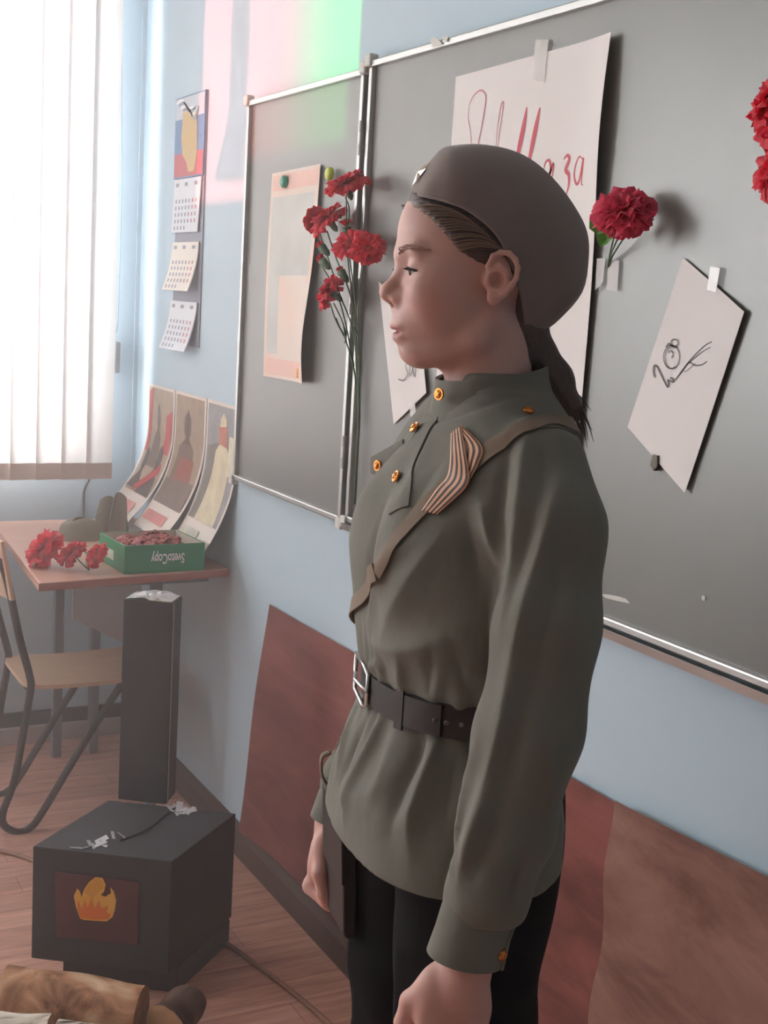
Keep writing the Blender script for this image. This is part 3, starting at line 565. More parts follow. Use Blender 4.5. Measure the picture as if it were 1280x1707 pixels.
def ribbon_mesh(paths, name, wid, mat, parent=None):
    V = []; Fc = []; UV = []
    for pts, nrm in paths:
        n0 = len(V)
        for i, p in enumerate(pts):
            t = (pts[min(i+1, len(pts)-1)]-pts[max(i-1, 0)]).normalized(); a = t.cross(nrm[i]).normalized(); V += [p-a*wid/2, p+a*wid/2]
        for i in range(len(pts)-1): Fc.append((n0+2*i, n0+2*i+1, n0+2*i+3, n0+2*i+2)); UV += [(0, i), (1, i), (1, i+1), (0, i+1)]
    me = bpy.data.meshes.new(name); me.from_pydata([tuple(v) for v in V], [], Fc); uv = me.uv_layers.new(name='UVMap'); uv.data.foreach_set('uv', [c for u in UV for c in u]); me.materials.append(mat)
    o = bpy.data.objects.new(name, me); COL.objects.link(o)
    if parent: attach(o, parent)
    return o
paths = []; r2 = random.Random(5)
for k in range(300):
    u, v = r2.uniform(.08, .92), r2.uniform(.08, .92); base = b0.lerp(b1, u)+dep*v+Vector((0, 0, .030+.038*math.sin(math.pi*min(1, u*1.05))**.7*r2.uniform(.5, 1)+.02*math.exp(-((u-.72)/.12)**2)*r2.random()))
    th = r2.uniform(0, 6.3); d = Vector((math.cos(th), math.sin(th), r2.uniform(-.3, .3))).normalized(); R_ = r2.uniform(.009, .018); up = (Vector((r2.uniform(-.6, .6), r2.uniform(-.6, .6), 1))).normalized()
    pts = []; nr = []
    for j in range(9):
        w_ = -2.2+4.4*j/8; pts.append(base+d*math.sin(w_)*R_+up*math.cos(w_)*R_*.7); nr.append((d*math.sin(w_)+up*math.cos(w_)).normalized())
    lo = min(q.z for q in pts)-(TZ+.006)
    xi = [q for q in pts]; ok = all(b0.x+.006 < q.x < b1.x-.006 and b0.y+.006 < q.y < b3.y-.006 for q in xi)
    if ok: paths.append((pts, nr))
rb = ribbon_mesh(paths, 'ribbon_heap', .013, m_rib); rb['kind'] = 'stuff'; tag(rb, 'heap of red and black striped ribbon loops inside the green lid', 'ribbons')
# ================================================================ carnation heads lying on the desk
for (px, py), R, ax, sd, lb in (((72, 915), .058, (-.75, .1, .6), 31, 'largest red fabric carnation lying at the front of the desk'), ((119, 922), .040, (-.6, .5, .6), 32, 'red fabric carnation lying between the largest one and the lid'), ((161, 926), .036, (-.8, .1, .5), 33, 'small red fabric carnation lying against the green carton lid')):
    c = on_z(px, py, TZ+.045); T = thing('carnation', lb, 'flower', (c.x, c.y, TZ))
    mb = MB(); petals(mb, c, ax, R, sd, ((.5, 5, 12), (.72, 6, 30), (.9, 8, 52), (1.0, 9, 80), (.95, 9, 108)))
    mb.v = [(v[0], v[1], max(v[2], TZ+.002)) for v in mb.v]; mb.build('bloom', m_petal, T, smooth=True)
    a = Vector(ax).normalized(); d0 = c-a*.012; d1 = d0-a*.05; d1.z = TZ+.006; d2 = d1+Vector((.02 if sd != 33 else -.03, .10, 0)) if sd != 33 else d1+Vector((.004, .0, 0))
    if sd != 33: st = MB(); st.tube(smoothpath([d0, d1, d2], 5), .002, 6); st.build('stem', m_stem, T, smooth=True)
    else:
        e0 = on_z(132, 917, TZ+.02); st = MB(); st.tube(smoothpath([c+Vector((-.02, 0, -.01)), e0.lerp(c, .4), e0], 5), .003, 6); st.build('stem', m_stem, T, smooth=True)
# ================================================================ soldiers' caps lying behind the lid
m_olive = mk('cap_cloth', (128, 122, 108), .85, var=(14, .08), bump=(250, .2, .001))
def soft_cap(name, c, Lx, Wy, H, rz, tilt, label, flaps=False):
    n, mrows = 36, 12; g = MB(); R = Matrix.Rotation(rz, 3, 'Z') @ Matrix.Rotation(tilt, 3, 'X')
    def fn(u, v):
        a = 2*math.pi*u; z = v; s = (1-.18*z)*(1-max(0, z-.55)**2*4.2)**.5 if z < 1.0 else .38
        x = math.copysign(abs(math.cos(a))**.85, math.cos(a))*Lx*s; y = math.copysign(abs(math.sin(a))**.9, math.sin(a))*Wy*s*(1-.35*z)
        h = H*z*(1-.10*math.cos(a)**2*z) - .16*H*max(0, z-.8)/.2*math.exp(-(y/(.3*Wy))**2)
        return Vector(c)+R @ Vector((x, y, h))
    g.grid(fn, n, mrows); o = g.build(name, m_olive, None, smooth=True, solid=.0025, solid_off=0); return tag(o, label, 'cap')
q = on_z(138, 897, TZ+.004); soft_cap('garrison_cap', (q.x, q.y+.02, TZ+.003), .068, .055, .062, .15, 0, 'low rounded olive field cap lying on the desk behind the red flowers')
q = on_z(188, 889, TZ+.004)
T = thing('garrison_cap', 'olive side cap standing folded upright behind the green carton lid', 'cap', (q.x, q.y, TZ))
def flapf(dx, dy, w, h, bend, ph):
    def fn(u, v):
        s = (u-.5)*2; ww = w*(1-.62*max(0, v-.35)**1.6); return Vector((q.x+dx+s*ww+.012*v*math.sin(ph), q.y+dy+bend*s*s+.012*v, TZ+.004+h*v*(1-.12*s*s)))
    return fn
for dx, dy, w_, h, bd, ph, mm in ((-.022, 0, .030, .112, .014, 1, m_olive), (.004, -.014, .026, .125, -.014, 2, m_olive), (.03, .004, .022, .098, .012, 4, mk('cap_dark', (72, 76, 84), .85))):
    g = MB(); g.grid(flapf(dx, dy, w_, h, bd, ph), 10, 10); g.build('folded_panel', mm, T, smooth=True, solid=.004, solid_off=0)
# ================================================================ school chair
m_tube = mk('tube_dark', (52, 46, 46), .45, metal=.3); m_ply = mk('plywood_seat', (208, 176, 148), .45, var=(5, .07), stretch=(2, 14, 2))
chr_ = thing('school_chair', 'school chair with pale plywood seat and dark bent tube legs', 'chair', (.93, 3.56, 0))
YN, YFa = 3.415, 3.70
def side_tube(y, pxs): return smoothpath([on_y(a, b, y) for a, b in pxs], 6)
near = [(2, 930), (16, 985), (33, 1065), (49, 1125), (51, 1150), (40, 1215), (24, 1300), (5, 1355), (8, 1377), (30, 1387), (50, 1380), (70, 1355), (130, 1255), (190, 1160), (206, 1140), (225, 1133)]
g = MB(); g.tube(side_tube(YN, near), .0105, 10); g.build('side_frame', m_tube, chr_, smooth=True)
dx = Vector((0.0, YFa-YN, 0)); g = MB(); g.tube([p+dx for p in side_tube(YN, near)], .0105, 10); g.build('side_frame', m_tube, chr_, smooth=True)
sz = on_y(50, 1150, YN-.012).z+.010
s0 = on_y(50, 1150, YN).x; 
def seatf(u, v):
    x = s0-.015+.40*u; y = YN-.012+(YFa-YN+.024)*v; cx = abs(u-.5)*2; cy = abs(v-.5)*2
    rr = (cx**8+cy**8)**(1/8) if cx+cy > 0 else 0; k = rr and max(cx, cy)/rr
    return Vector((s0-.015+.20+(x-(s0-.015+.20))*k, (YN+YFa)/2+(y-(YN+YFa)/2)*k, sz+.012*(u-.3)**2-.004*math.sin(math.pi*u)))
g = MB(); g.grid(seatf, 14, 14); g.build('seat', m_ply, chr_, smooth=True, solid=.011, solid_off=-1, bevel=.002)
def backf(u, v):
    p = on_y(-4+14*v, 920+75*v, YN); return Vector((p.x+.014-.035*math.sin(math.pi*u), YN-.018+(YFa-YN+.036)*u, p.z+.006*math.sin(math.pi*u)))
g = MB(); g.grid(lambda u, v: backf(u, -.25+1.3*v), 12, 8); g.build('backrest', m_ply, chr_, smooth=True, solid=.010, solid_off=0, bevel=.002)
g = MB(); g.tube([on_y(206, 1141, YN), on_y(206, 1141, YN)+dx], .008, 8); g.build('cross_bar', m_tube, chr_, smooth=True)
g = MB(); g.tube([on_y(51, 1152, YN), on_y(51, 1152, YN)+dx], .008, 8); g.build('cross_bar', m_tube, chr_, smooth=True)
# ================================================================ cardboard stove
m_blk = mk('black_card', (58, 58, 62), .55, var=(7, .12), spec=.4); m_blk2 = mk('black_card_top', (66, 66, 70), .4, var=(5, .16)); m_shiny = mk('crumpled_tape', (225, 225, 228), .15, spec=.9, alpha=.75)
FL, FR, BR = Vector((.612, 2.62, 0)), Vector((.862, 2.448, 0)), Vector((1.08, 2.642, 0)); BL = FL+BR-FR
SZ_0, SZ_1 = .06, .315
stv = thing('cardboard_stove', 'black cardboard stove with painted flame door and tall square chimney', 'stove', ((FL+BR)/2))
up = Vector((0, 0, 1))
MB().prism([p+up*SZ_0 for p in (FL, FR, BR, BL)], up*(SZ_1-SZ_0)).build('stove_body', m_blk, stv, bevel=.002)
ins = lambda p, k: ((FL+BR)/2).lerp(p, k)
MB().prism([ins(p, .84)+Vector((.03, -.008, 0)) for p in (FL, FR, BR, BL)], up*SZ_0).build('plinth', m_blk, stv, bevel=.002)
fdv = (FR-FL).normalized(); fnn = Vector((fdv.y, -fdv.x, 0)).normalized()
if fnn.dot(CAM-FL) < 0: fnn = -fnn
def fp_(px, py, off=0): return on_plane(px, py, FL+fnn*off, fnn)
dr = MB(); dr.prism([fp_(x, y, 0) for x, y in ((93, 1452), (233, 1470), (231, 1574), (95, 1560))], fnn*.006); door = dr.build('stove_door', mk('door_maroon', (86, 44, 46), .6, var=(16, .25)), stv, bevel=.001)
fk = lambda pts, o: [fp_(x/2.133, 1280+y/2.133, .006+o) for x, y in pts]
flame = [(285, 535), (270, 490), (263, 455), (275, 428), (285, 440), (290, 460), (300, 430), (318, 405), (340, 388), (365, 392), (376, 415), (370, 440), (358, 452), (375, 458), (395, 445), (393, 425), (405, 440), (413, 470), (408, 505), (400, 530), (380, 545), (340, 543), (300, 540)]
g = MB(); g.prism(fk(flame, 0), fnn*.0012); g.build('flame', mk('flame_yellow', (232, 178, 70), .6), door)
g = MB(); g.prism(fk([(285, 533), (276, 500), (275, 470), (292, 500), (300, 470), (312, 495), (325, 462), (338, 500), (352, 470), (360, 500), (385, 490), (378, 515), (395, 520), (385, 538), (340, 540), (305, 537)], .0013), fnn*.0008); g.build('flame_core', mk('flame_orange', (226, 128, 52), .6), door)
g = MB(); g.prism(fk([(300, 440), (318, 412), (340, 395), (362, 400), (366, 425), (345, 448), (330, 465), (318, 455)], .0013), fnn*.0008); g.build('flame_core', mk('flame_amber', (220, 160, 60), .6), door)
# chimney
q0 = on_z(197, 1332, SZ_1); q1 = on_z(276, 1341, SZ_1); q1 = Vector((q1.x, q1.y, SZ_1)); ed = q1-q0; nrm_ = Vector((-ed.y, ed.x, 0)).normalized()*.075
CZ = .795
chm = MB(); chm.prism([q0, q1, q1+nrm_, q0+nrm_], up*(CZ-SZ_1)).build('chimney', m_blk, stv, bevel=.001)
chim = chm if not isinstance(chm, MB) else None
tpz = CZ+.0012; g = MB(); cq = [q0, q1, q1+nrm_, q0+nrm_]; rr = random.Random(3)
g.grid(lambda u, v: (q0+ed*(.05+.92*u)+nrm_*(.02+.96*v))+up*(CZ-SZ_1+.002+.010*rr.random()*math.sin(math.pi*u)), 10, 8); g.build('chimney_tape', m_shiny, stv)
MB().prism([q0+ed*.45+nrm_*.05, q1-ed*.02+nrm_*.02, q1-ed*.02+nrm_*.95, q0+ed*.5+nrm_*.95], up*.0005).build('_tmp', m_card2, stv) if False else None
g = MB(); g.prism([q0+ed*.5+nrm_*.06+up*(CZ-SZ_1+.0008), q1-ed*.03+nrm_*.06+up*(CZ-SZ_1+.0008), q1-ed*.03+nrm_*.95+up*(CZ-SZ_1+.0008), q0+ed*.5+nrm_*.95+up*(CZ-SZ_1+.0008)], up*.001); g.build('chimney_flap', mk('flap_beige', (214, 196, 180), .7), stv)
def shards(name, pts, n, s, parent, seed):
    r = random.Random(seed); g = MB(); P = [Vector(p) for p in pts]
    for k in range(n):
        t = r.random()*(len(P)-1); i = min(int(t), len(P)-2); c = P[i].lerp(P[i+1], t-i)+Vector((r.uniform(-s, s)*.5, r.uniform(-s, s)*.5, 0)); a = r.uniform(0, 6.3); l_ = s*r.uniform(.5, 1.5); d = Vector((math.cos(a), math.sin(a), r.uniform(0, .35))); e_ = Vector((-d.y, d.x, r.uniform(-.1, .3)))*r.uniform(.2, .5)
        g.add([c+up*.001, c+d*l_+up*.002, c+d*l_*.9+e_*l_+up*.004, c+e_*l_+up*.002], [(0, 1, 2, 3)])
    return g.build(name, m_shiny, parent)
shards('seam_tape', [on_z(140, 1416, SZ_1), on_z(180, 1408, SZ_1), on_z(205, 1397, SZ_1)], 14, .022, stv, 1)
shards('seam_tape', [on_z(288, 1352, SZ_1), on_z(305, 1358, SZ_1)], 18, .022, stv, 2)
g = MB(); g.tube(smoothpath([on_z(200, 1403, SZ_1)+up*.002, on_z(245, 1385, SZ_1)+up*.0035, on_z(272, 1362, SZ_1)+up*.002, on_z(290, 1350, SZ_1)+up*.003], 5), .003, 6, flat=.6); g.build('seam', mk('seam_black', (20, 20, 22), .5), stv)
th0 = q1+nrm_*.02+fdv*.004; g = MB(); g.tube([th0+up*(CZ-SZ_1), th0+up*.002], .0012, 5); g.build('thread', mk('thread_pale', (150, 140, 132), .8), stv)
# ================================================================ firewood
def bark_mat(name, c1, c2, c3, sc, stretch):
    M = mk(name, c1, .85); nt = M.node_tree; N = nt.nodes; L = nt.links; tc = N.new('ShaderNodeTexCoord'); mp = N.new('ShaderNodeMapping'); mp.inputs['Scale'].default_value = stretch; L.new(tc.outputs['Object'], mp.inputs[0])
    nz = N.new('ShaderNodeTexNoise'); nz.inputs['Scale'].default_value = sc; nz.inputs['Detail'].default_value = 5; nz.inputs['Distortion'].default_value = .8; L.new(mp.outputs[0], nz.inputs['Vector'])
    rp = N.new('ShaderNodeValToRGB'); e = rp.color_ramp.elements; e[0].position = .36; e[0].color = lin(c1); e[1].position = .62; e[1].color = lin(c3); m_ = e.new(.46); m_.color = lin(c2); L.new(nz.outputs['Fac'], rp.inputs[0]); L.new(rp.outputs[0], bsdf(M).inputs['Base Color'])
    bp = N.new('ShaderNodeBump'); bp.inputs['Strength'].default_value = .6; bp.inputs['Distance'].default_value = .004; L.new(nz.outputs['Fac'], bp.inputs['Height']); L.new(bp.outputs[0], bsdf(M).inputs['Normal']); return M
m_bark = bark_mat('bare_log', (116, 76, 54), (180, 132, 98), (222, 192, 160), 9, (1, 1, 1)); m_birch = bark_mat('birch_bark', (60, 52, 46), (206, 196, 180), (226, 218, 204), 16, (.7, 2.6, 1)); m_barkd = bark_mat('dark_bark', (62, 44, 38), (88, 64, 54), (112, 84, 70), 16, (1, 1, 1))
m_end = mk('log_end', (176, 140, 104), .8, var=(40, .15))
def log(name, a, b, r, mat, label, seed, knots=()):
    a = Vector(a); b = Vector(b); rr = random.Random(seed); n, mrow = 22, 18; T = thing(name, label, 'log', (a+b)/2-Vector((0, 0, r)), 'firewood by the stove')
    ax = (b-a).normalized(); u0 = ax.orthogonal().normalized(); v0 = ax.cross(u0); ph = [rr.uniform(0, 6) for _ in range(6)]
    def rad(w, t): return r*(1+.06*math.sin(2*w+ph[0]+3*t)+.04*math.sin(3*w+ph[1]-5*t)+.05*math.sin(7*t+ph[2])+.02*math.sin(9*w+ph[3]))
    g = MB(); vs = []
    for j in range(mrow+1):
        t = j/mrow
        for k in range(n): w = 2*math.pi*k/n; p = a.lerp(b, t)+(u0*math.cos(w)+v0*math.sin(w))*rad(w, t); p.z = max(p.z, .001); vs.append(p)
    g.add(vs, [(j*n+k, j*n+(k+1) % n, (j+1)*n+(k+1) % n, (j+1)*n+k) for j in range(mrow) for k in range(n)]); g.build('bark', mat, T, smooth=True)
    for t, e_ in ((0, a), (1, b)):
        ring = [e_+(u0*math.cos(2*math.pi*k/n)+v0*math.sin(2*math.pi*k/n))*rad(2*math.pi*k/n, t)*.995 for k in range(n)]; ring = [Vector((p.x, p.y, max(p.z, .001))) for p in ring]
        g = MB(); g.add(ring+[e_+ax*(.002 if t else -.002)], [(k, (k+1) % n, n) for k in range(n)]); g.build('cut_end', m_end, T)
    return T
a = on_z(8, 1660, .045); b = on_z(236, 1690, .045); log('log', (a.x, a.y, .053), (b.x, b.y, .050), .054, m_bark, 'peeling brown-and-tan log lying in front of the stove', 1)
a = on_z(-40, 1712, .04); b = on_z(78, 1722, .04); log('log', (a.x, a.y-.02, .042), (b.x, b.y-.015, .042), .038, m_birch, 'short white birch log with a dark ring next to the tan log', 2)
a = on_z(94, 1722, .035); b = on_z(238, 1732, .035); log('log', (a.x, a.y, .030), (b.x, b.y-.012, .030), .029, m_birch, 'thinner white birch log with black streaks in front of the tan log', 3)
a = on_z(262, 1690, .045); b = on_z(310, 1668, .045); log('log', (a.x, a.y-.05, .045), (b.x, b.y-.01, .045), .042, m_barkd, 'dark log stub at the end of the tan log', 4)
g = MB(); g.tube(smoothpath([on_z(18, 1612, .02), on_z(60, 1603, .02), on_z(150, 1622, .02)], 4), .004, 6, flat=.5)
# ================================================================ cord on the floor
q = [on_z(-30, 1410, .006), on_z(0, 1418, .006), on_z(50, 1432, .006), Vector((.83, 3.05, .006)), Vector((.95, 2.86, .006)), on_z(350, 1556, .006), on_z(450, 1625, .006), on_z(550, 1708, .006), on_z(610, 1780, .006)]
g = MB(); g.tube(smoothpath(q, 8), .0055, 8); tag(g.build('floor_cord', mk('cord_brown', (150, 112, 96), .6), smooth=True), 'thin brown cable running across the floor under the stove', 'cable')
# ================================================================ the girl in uniform
from mathutils.bvhtree import BVHTree
G0 = Vector((.771, 1.224, 0)); _vd = Vector((G0.x, G0.y, 0)).normalized(); _lf = Vector((-_vd.y, _vd.x, 0)); _tw = -_vd
def fr(phi):
    p = math.radians(phi); return math.cos(p)*_lf+math.sin(p)*_tw, -math.sin(p)*_lf+math.cos(p)*_tw
BF, BLt = fr(22); HF, HL = fr(13)
def toW(V, F, L_): V = np.asarray(V, float); return V[:, :1]*np.array(F)+V[:, 1:2]*np.array(L_)+V[:, 2:3]*np.array((0, 0, 1.))+np.array((G0.x, G0.y, 0))
def bw(a, b, z): return G0+BF*a+BLt*b+Vector((0, 0, z))
def hw(x, y, z): return G0+HF*x+HL*y+Vector((0, 0, z+1.525))
def sagp(px, py, F, L_, b=0.0):
    d = ray(px, py); P0 = G0+L_*b; t = (P0-CAM).dot(L_)/d.dot(L_); P = CAM+d*t; return ((P-G0).dot(F), P.z)
# ---------------------------------------------------------------- signed distance tools
def smin(a, b, k): h = np.clip(.5+.5*(b-a)/k, 0, 1); return b*(1-h)+a*h-k*h*(1-h)
def smax(a, b, k): return -smin(-a, -b, k)
def ell(P, c, r):
    x, y, z = (P[0]-c[0])/r[0], (P[1]-c[1])/r[1], (P[2]-c[2])/r[2]; k0 = np.sqrt(x*x+y*y+z*z); k1 = np.sqrt((x/r[0])**2+(y/r[1])**2+(z/r[2])**2)+1e-9; return k0*(k0-1)/k1
def cap(P, a, b, ra, rb):
    a = np.array(a, float); b = np.array(b, float); d = b-a; L2 = d@d+1e-12
    t = np.clip(((P[0]-a[0])*d[0]+(P[1]-a[1])*d[1]+(P[2]-a[2])*d[2])/L2, 0, 1)
    return np.sqrt((P[0]-a[0]-t*d[0])**2+(P[1]-a[1]-t*d[1])**2+(P[2]-a[2]-t*d[2])**2)-(ra+(rb-ra)*t)
def chain(P, pts, k=.004):
    o = None
    for i in range(len(pts)-1):
        c = cap(P, pts[i][:3], pts[i+1][:3], pts[i][3], pts[i+1][3]); o = c if o is None else smin(o, c, k)
    return o
def nets(fun, lo, hi, h):
    ax = [np.arange(lo[i], hi[i]+h, h) for i in range(3)]; P = np.meshgrid(*ax, indexing='ij', sparse=True); f = np.broadcast_to(fun(P), [len(a) for a in ax]).astype(np.float32); s = f < 0
    n = np.array(f.shape)-1; acc = np.zeros((*n, 3), np.float32); cnt = np.zeros(n, np.float32)
    for d in range(3):
        e = [(0, 0), (1, 0), (0, 1), (1, 1)]; o1, o2 = [q for q in range(3) if q != d]
        sl0 = [slice(None)]*3; sl1 = [slice(None)]*3; sl0[d] = slice(0, -1); sl1[d] = slice(1, None)
        fa, fb = f[tuple(sl0)], f[tuple(sl1)]; cr = (fa < 0) != (fb < 0); t = np.where(cr, fa/np.where(cr, fa-fb, 1), 0)
        for i, j in e:
            q = [slice(None)]*3; q[o1] = slice(i, i+n[o1]); q[o2] = slice(j, j+n[o2]); c = cr[tuple(q)]; tt = t[tuple(q)]
            cnt += c; acc[..., d] += tt*c; acc[..., o1] += i*c; acc[..., o2] += j*c
    on = cnt > 0; idx = np.full(n, -1, np.int64); idx[on] = np.arange(on.sum()); cell = np.argwhere(on)
    V = np.array(lo)+(cell+acc[on]/cnt[on][:, None])*h; Q = []
    for d in range(3):
        o1, o2 = [(1, 2), (2, 0), (0, 1)][d]
        sl0 = [slice(1, -1)]*3; sl1 = [slice(1, -1)]*3; sl0[d] = slice(0, -1); sl1[d] = slice(1, None)
        a, b = s[tuple(sl0)], s[tuple(sl1)]; w = np.argwhere(a != b)
        if len(w) == 0: continue
        c = w.copy()
        for q in range(3):
            if q != d: c[:, q] += 1
        fl = a[tuple(w.T)]
        def at(di, dj): cc = c.copy(); cc[:, o1] -= di; cc[:, o2] -= dj; return idx[tuple(cc.T)]
        q4 = np.stack([at(1, 1), at(0, 1), at(0, 0), at(1, 0)], 1); q4[~fl] = q4[~fl][:, ::-1]; Q.append(q4)
    Q = np.concatenate(Q); Q = Q[(Q >= 0).all(1)]
    return V, Q
def relax(V, Q, it=2, lam=.5):
    E = np.concatenate([Q[:, [0, 1]], Q[:, [1, 2]], Q[:, [2, 3]], Q[:, [3, 0]]]); E = np.concatenate([E, E[:, ::-1]]); deg = np.bincount(E[:, 0], minlength=len(V))[:, None]+1e-9
    for _ in range(it):
        S = np.stack([np.bincount(E[:, 0], weights=V[E[:, 1], k], minlength=len(V)) for k in range(3)], 1); V = V+lam*(S/deg-V)
    return V
def vnorm(V, Q):
    n = np.cross(V[Q[:, 2]]-V[Q[:, 0]], V[Q[:, 3]]-V[Q[:, 1]]); N_ = np.zeros_like(V)
    for k in range(4):
        for c in range(3): N_[:, c] += np.bincount(Q[:, k], weights=n[:, c], minlength=len(V))
    return N_/(np.linalg.norm(N_, axis=1)[:, None]+1e-12)
def npmesh(name, V, Q, mat, parent=None, col=None):
    me = bpy.data.meshes.new(name); me.vertices.add(len(V)); me.vertices.foreach_set('co', np.asarray(V, np.float32).ravel()); nq = len(Q); me.loops.add(nq*4); me.polygons.add(nq)
    me.loops.foreach_set('vertex_index', np.asarray(Q, np.int32).ravel()); me.polygons.foreach_set('loop_start', np.arange(0, nq*4, 4, dtype=np.int32)); me.polygons.foreach_set('loop_total', np.full(nq, 4, np.int32)); me.polygons.foreach_set('use_smooth', np.ones(nq, bool)); me.update(calc_edges=True); me.validate()
    me.materials.append(mat)
    if col is not None:
        at = me.color_attributes.new('Tint', 'FLOAT_COLOR', 'POINT'); at.data.foreach_set('color', np.concatenate([col, np.ones((len(V), 1))], 1).astype(np.float32).ravel())
    o = bpy.data.objects.new(name, me); COL.objects.link(o)
    if parent: attach(o, parent)
    return o
girl = thing('person', 'person in olive army tunic, belt and side cap standing at the chalkboard', 'person', (G0.x, G0.y, 0))
# ---------------------------------------------------------------- body (skin)
def head_f(P):
    x, y, z = P; ya = np.abs(y); S = (x, ya, z)
    d = ell(P, (.004, 0, .047), (.100, .073, .083))
    d = smin(d, ell(P, (.046, 0, -.028), (.053, .053, .066)), .03)
    d = smin(d, cap(S, (.006, .050, -.035), (.020, .046, -.058), .012, .012), .02)
    d = smin(d, cap(S, (.020, .046, -.058), (.070, .013, -.080), .012, .013), .018)
    d = smin(d, ell(S, (.058, .037, -.012), (.036, .024, .036)), .02)
    d = smin(d, cap(S, (.094, .0, .024), (.088, .034, .026), .011, .009), .014)
    d = smin(d, ell(P, (.081, 0, -.046), (.0225, .027, .027)), .016)
    d = smin(d, ell(P, (.0765, 0, -.0785), (.0175, .020, .0155)), .012)
    d = smax(d, -(np.sqrt((x-.1085)**2+(ya-.037)**2*.5+(z-.010)**2*1.5)-.0175), .011)           # eye sockets
    # nose
    ns = cap(P, (.0925, 0, .014), (.1075, 0, -.0130), .0068, .0090); ns = smin(ns, ell(P, (.1105, 0, -.0165), (.0100, .0102, .0092)), .007)
    ns = smin(ns, ell(S, (.0995, .0112, -.0225), (.0105, .0066, .0074)), .006); ns = smin(ns, cap(P, (.108, 0, -.023), (.098, 0, -.032), .0045, .005), .005)
    d = smin(d, ns, .009); d = smax(d, -ell(S, (.1055, .0055, -.0285), (.0055, .0028, .0032)), .003)
    # lids round the eyeballs
    eb = np.sqrt((x-.0806)**2+(ya-.0315)**2+(z-.0100)**2)-.0158
    lidu = smax(eb, -(z-(.0108-.10*(ya-.031)-.14*np.abs(ya-.031))), .0012); lidl = smax(eb+.0006, (z-(.0034+.12*np.abs(ya-.031))), .0012); d = smin(d, smin(lidu, lidl, .001), .004)
    # lips
    d = smin(d, ell(P, (.0975, 0, -.0515), (.0088, .0205, .0052)), .005); d = smin(d, ell(P, (.0945, 0, -.0640), (.0086, .0175, .0060)), .005)
    d = smax(d, -ell(P, (.1035, 0, -.0575), (.0100, .0235, .0013)), .0022)
    # ears
    S = (x-.006, S[1], z-.002); e = ell(S, (.001, .0735, .003), (.0135, .0036, .0235))
    e = smin(e, cap(S, (.004, .066, .000), (.002, .0735, .002), .012, .010), .008)
    rim = chain(S, [(.010, .0735, .004, .0020), (.0140, .0745, .014, .0024), (.0095, .0770, .0245, .0029), (.002, .0790, .0285, .0031), (-.006, .0808, .0280, .0031), (-.0125, .0828, .0220, .0031), (-.0155, .0838, .013, .0030), (-.0145, .0834, .003, .0030), (-.0105, .0820, -.006, .0031), (-.004, .0795, -.0135, .0036), (.004, .0765, -.0205, .0044)], .002)
    e = smin(e, rim, .003); e = smin(e, ell(S, (.0065, .0755, -.0180), (.0065, .0045, .0075)), .004)
    ant = chain(S, [(.003, .0785, .0165, .0026), (-.005, .080, .009, .0026), (-.0055, .0795, -.002, .0026), (.001, .0780, -.009, .0028)], .002); e = smin(e, ant, .0025)
    e = smax(e, -ell(S, (.0050, .0805, .000), (.0080, .0085, .0085)), .002); e = smax(e, -chain(S, [(.006, .0815, .0215, .0022), (-.003, .0835, .0215, .0024), (-.0095, .0855, .0155, .0024), (-.011, .086, .004, .0022)], .001)-.0004*0+.0009, .002); e = smin(e, ell(S, (.0135, .0745, -.001), (.0035, .0035, .0055)), .002)
    d = smin(d, e, .003)
    d = smin(d, cap(P, (-.002, 0, -.045), (-.012, 0, -.17), .0465, .050), .018)
    return d
V, Q = nets(head_f, (-.115, -.098, -.172), (.130, .098, .135), .0016); V = relax(V, Q, 1, .35)
hc = np.tile(np.array((1., 1, 1)), (len(V), 1)); ya = np.abs(V[:, 1])
def tint(w, c): global hc; w = np.clip(w, 0, 1)[:, None]; hc = hc*(1-w)+hc*np.array(c)*w
tint(np.exp(-((V[:, 2]+.0575)/.0075)**4-(V[:, 1]/.0195)**6)*(V[:, 0] > .088), (.72, .44, .48))
tint(.6*np.exp(-((V[:, 0]-.07)/.022)**2-((V[:, 2]+.022)/.02)**2-((ya-.045)/.03)**2), (1.02, .82, .80))
tint(.5*np.exp(-((ya-.08)/.012)**2)*(V[:, 0] < .03)*(np.abs(V[:, 2]) < .04), (1.02, .84, .80))
tint(.5*np.exp(-((V[:, 0]-.12)/.01)**2-(V[:, 2]+.02)**2/.0002), (1.02, .86, .83))
VW = toW(V+np.array((0, 0, 1.525)), HF, HL); bodyV = [VW]; bodyQ = [Q]; bodyC = [hc]; nb = len(V)
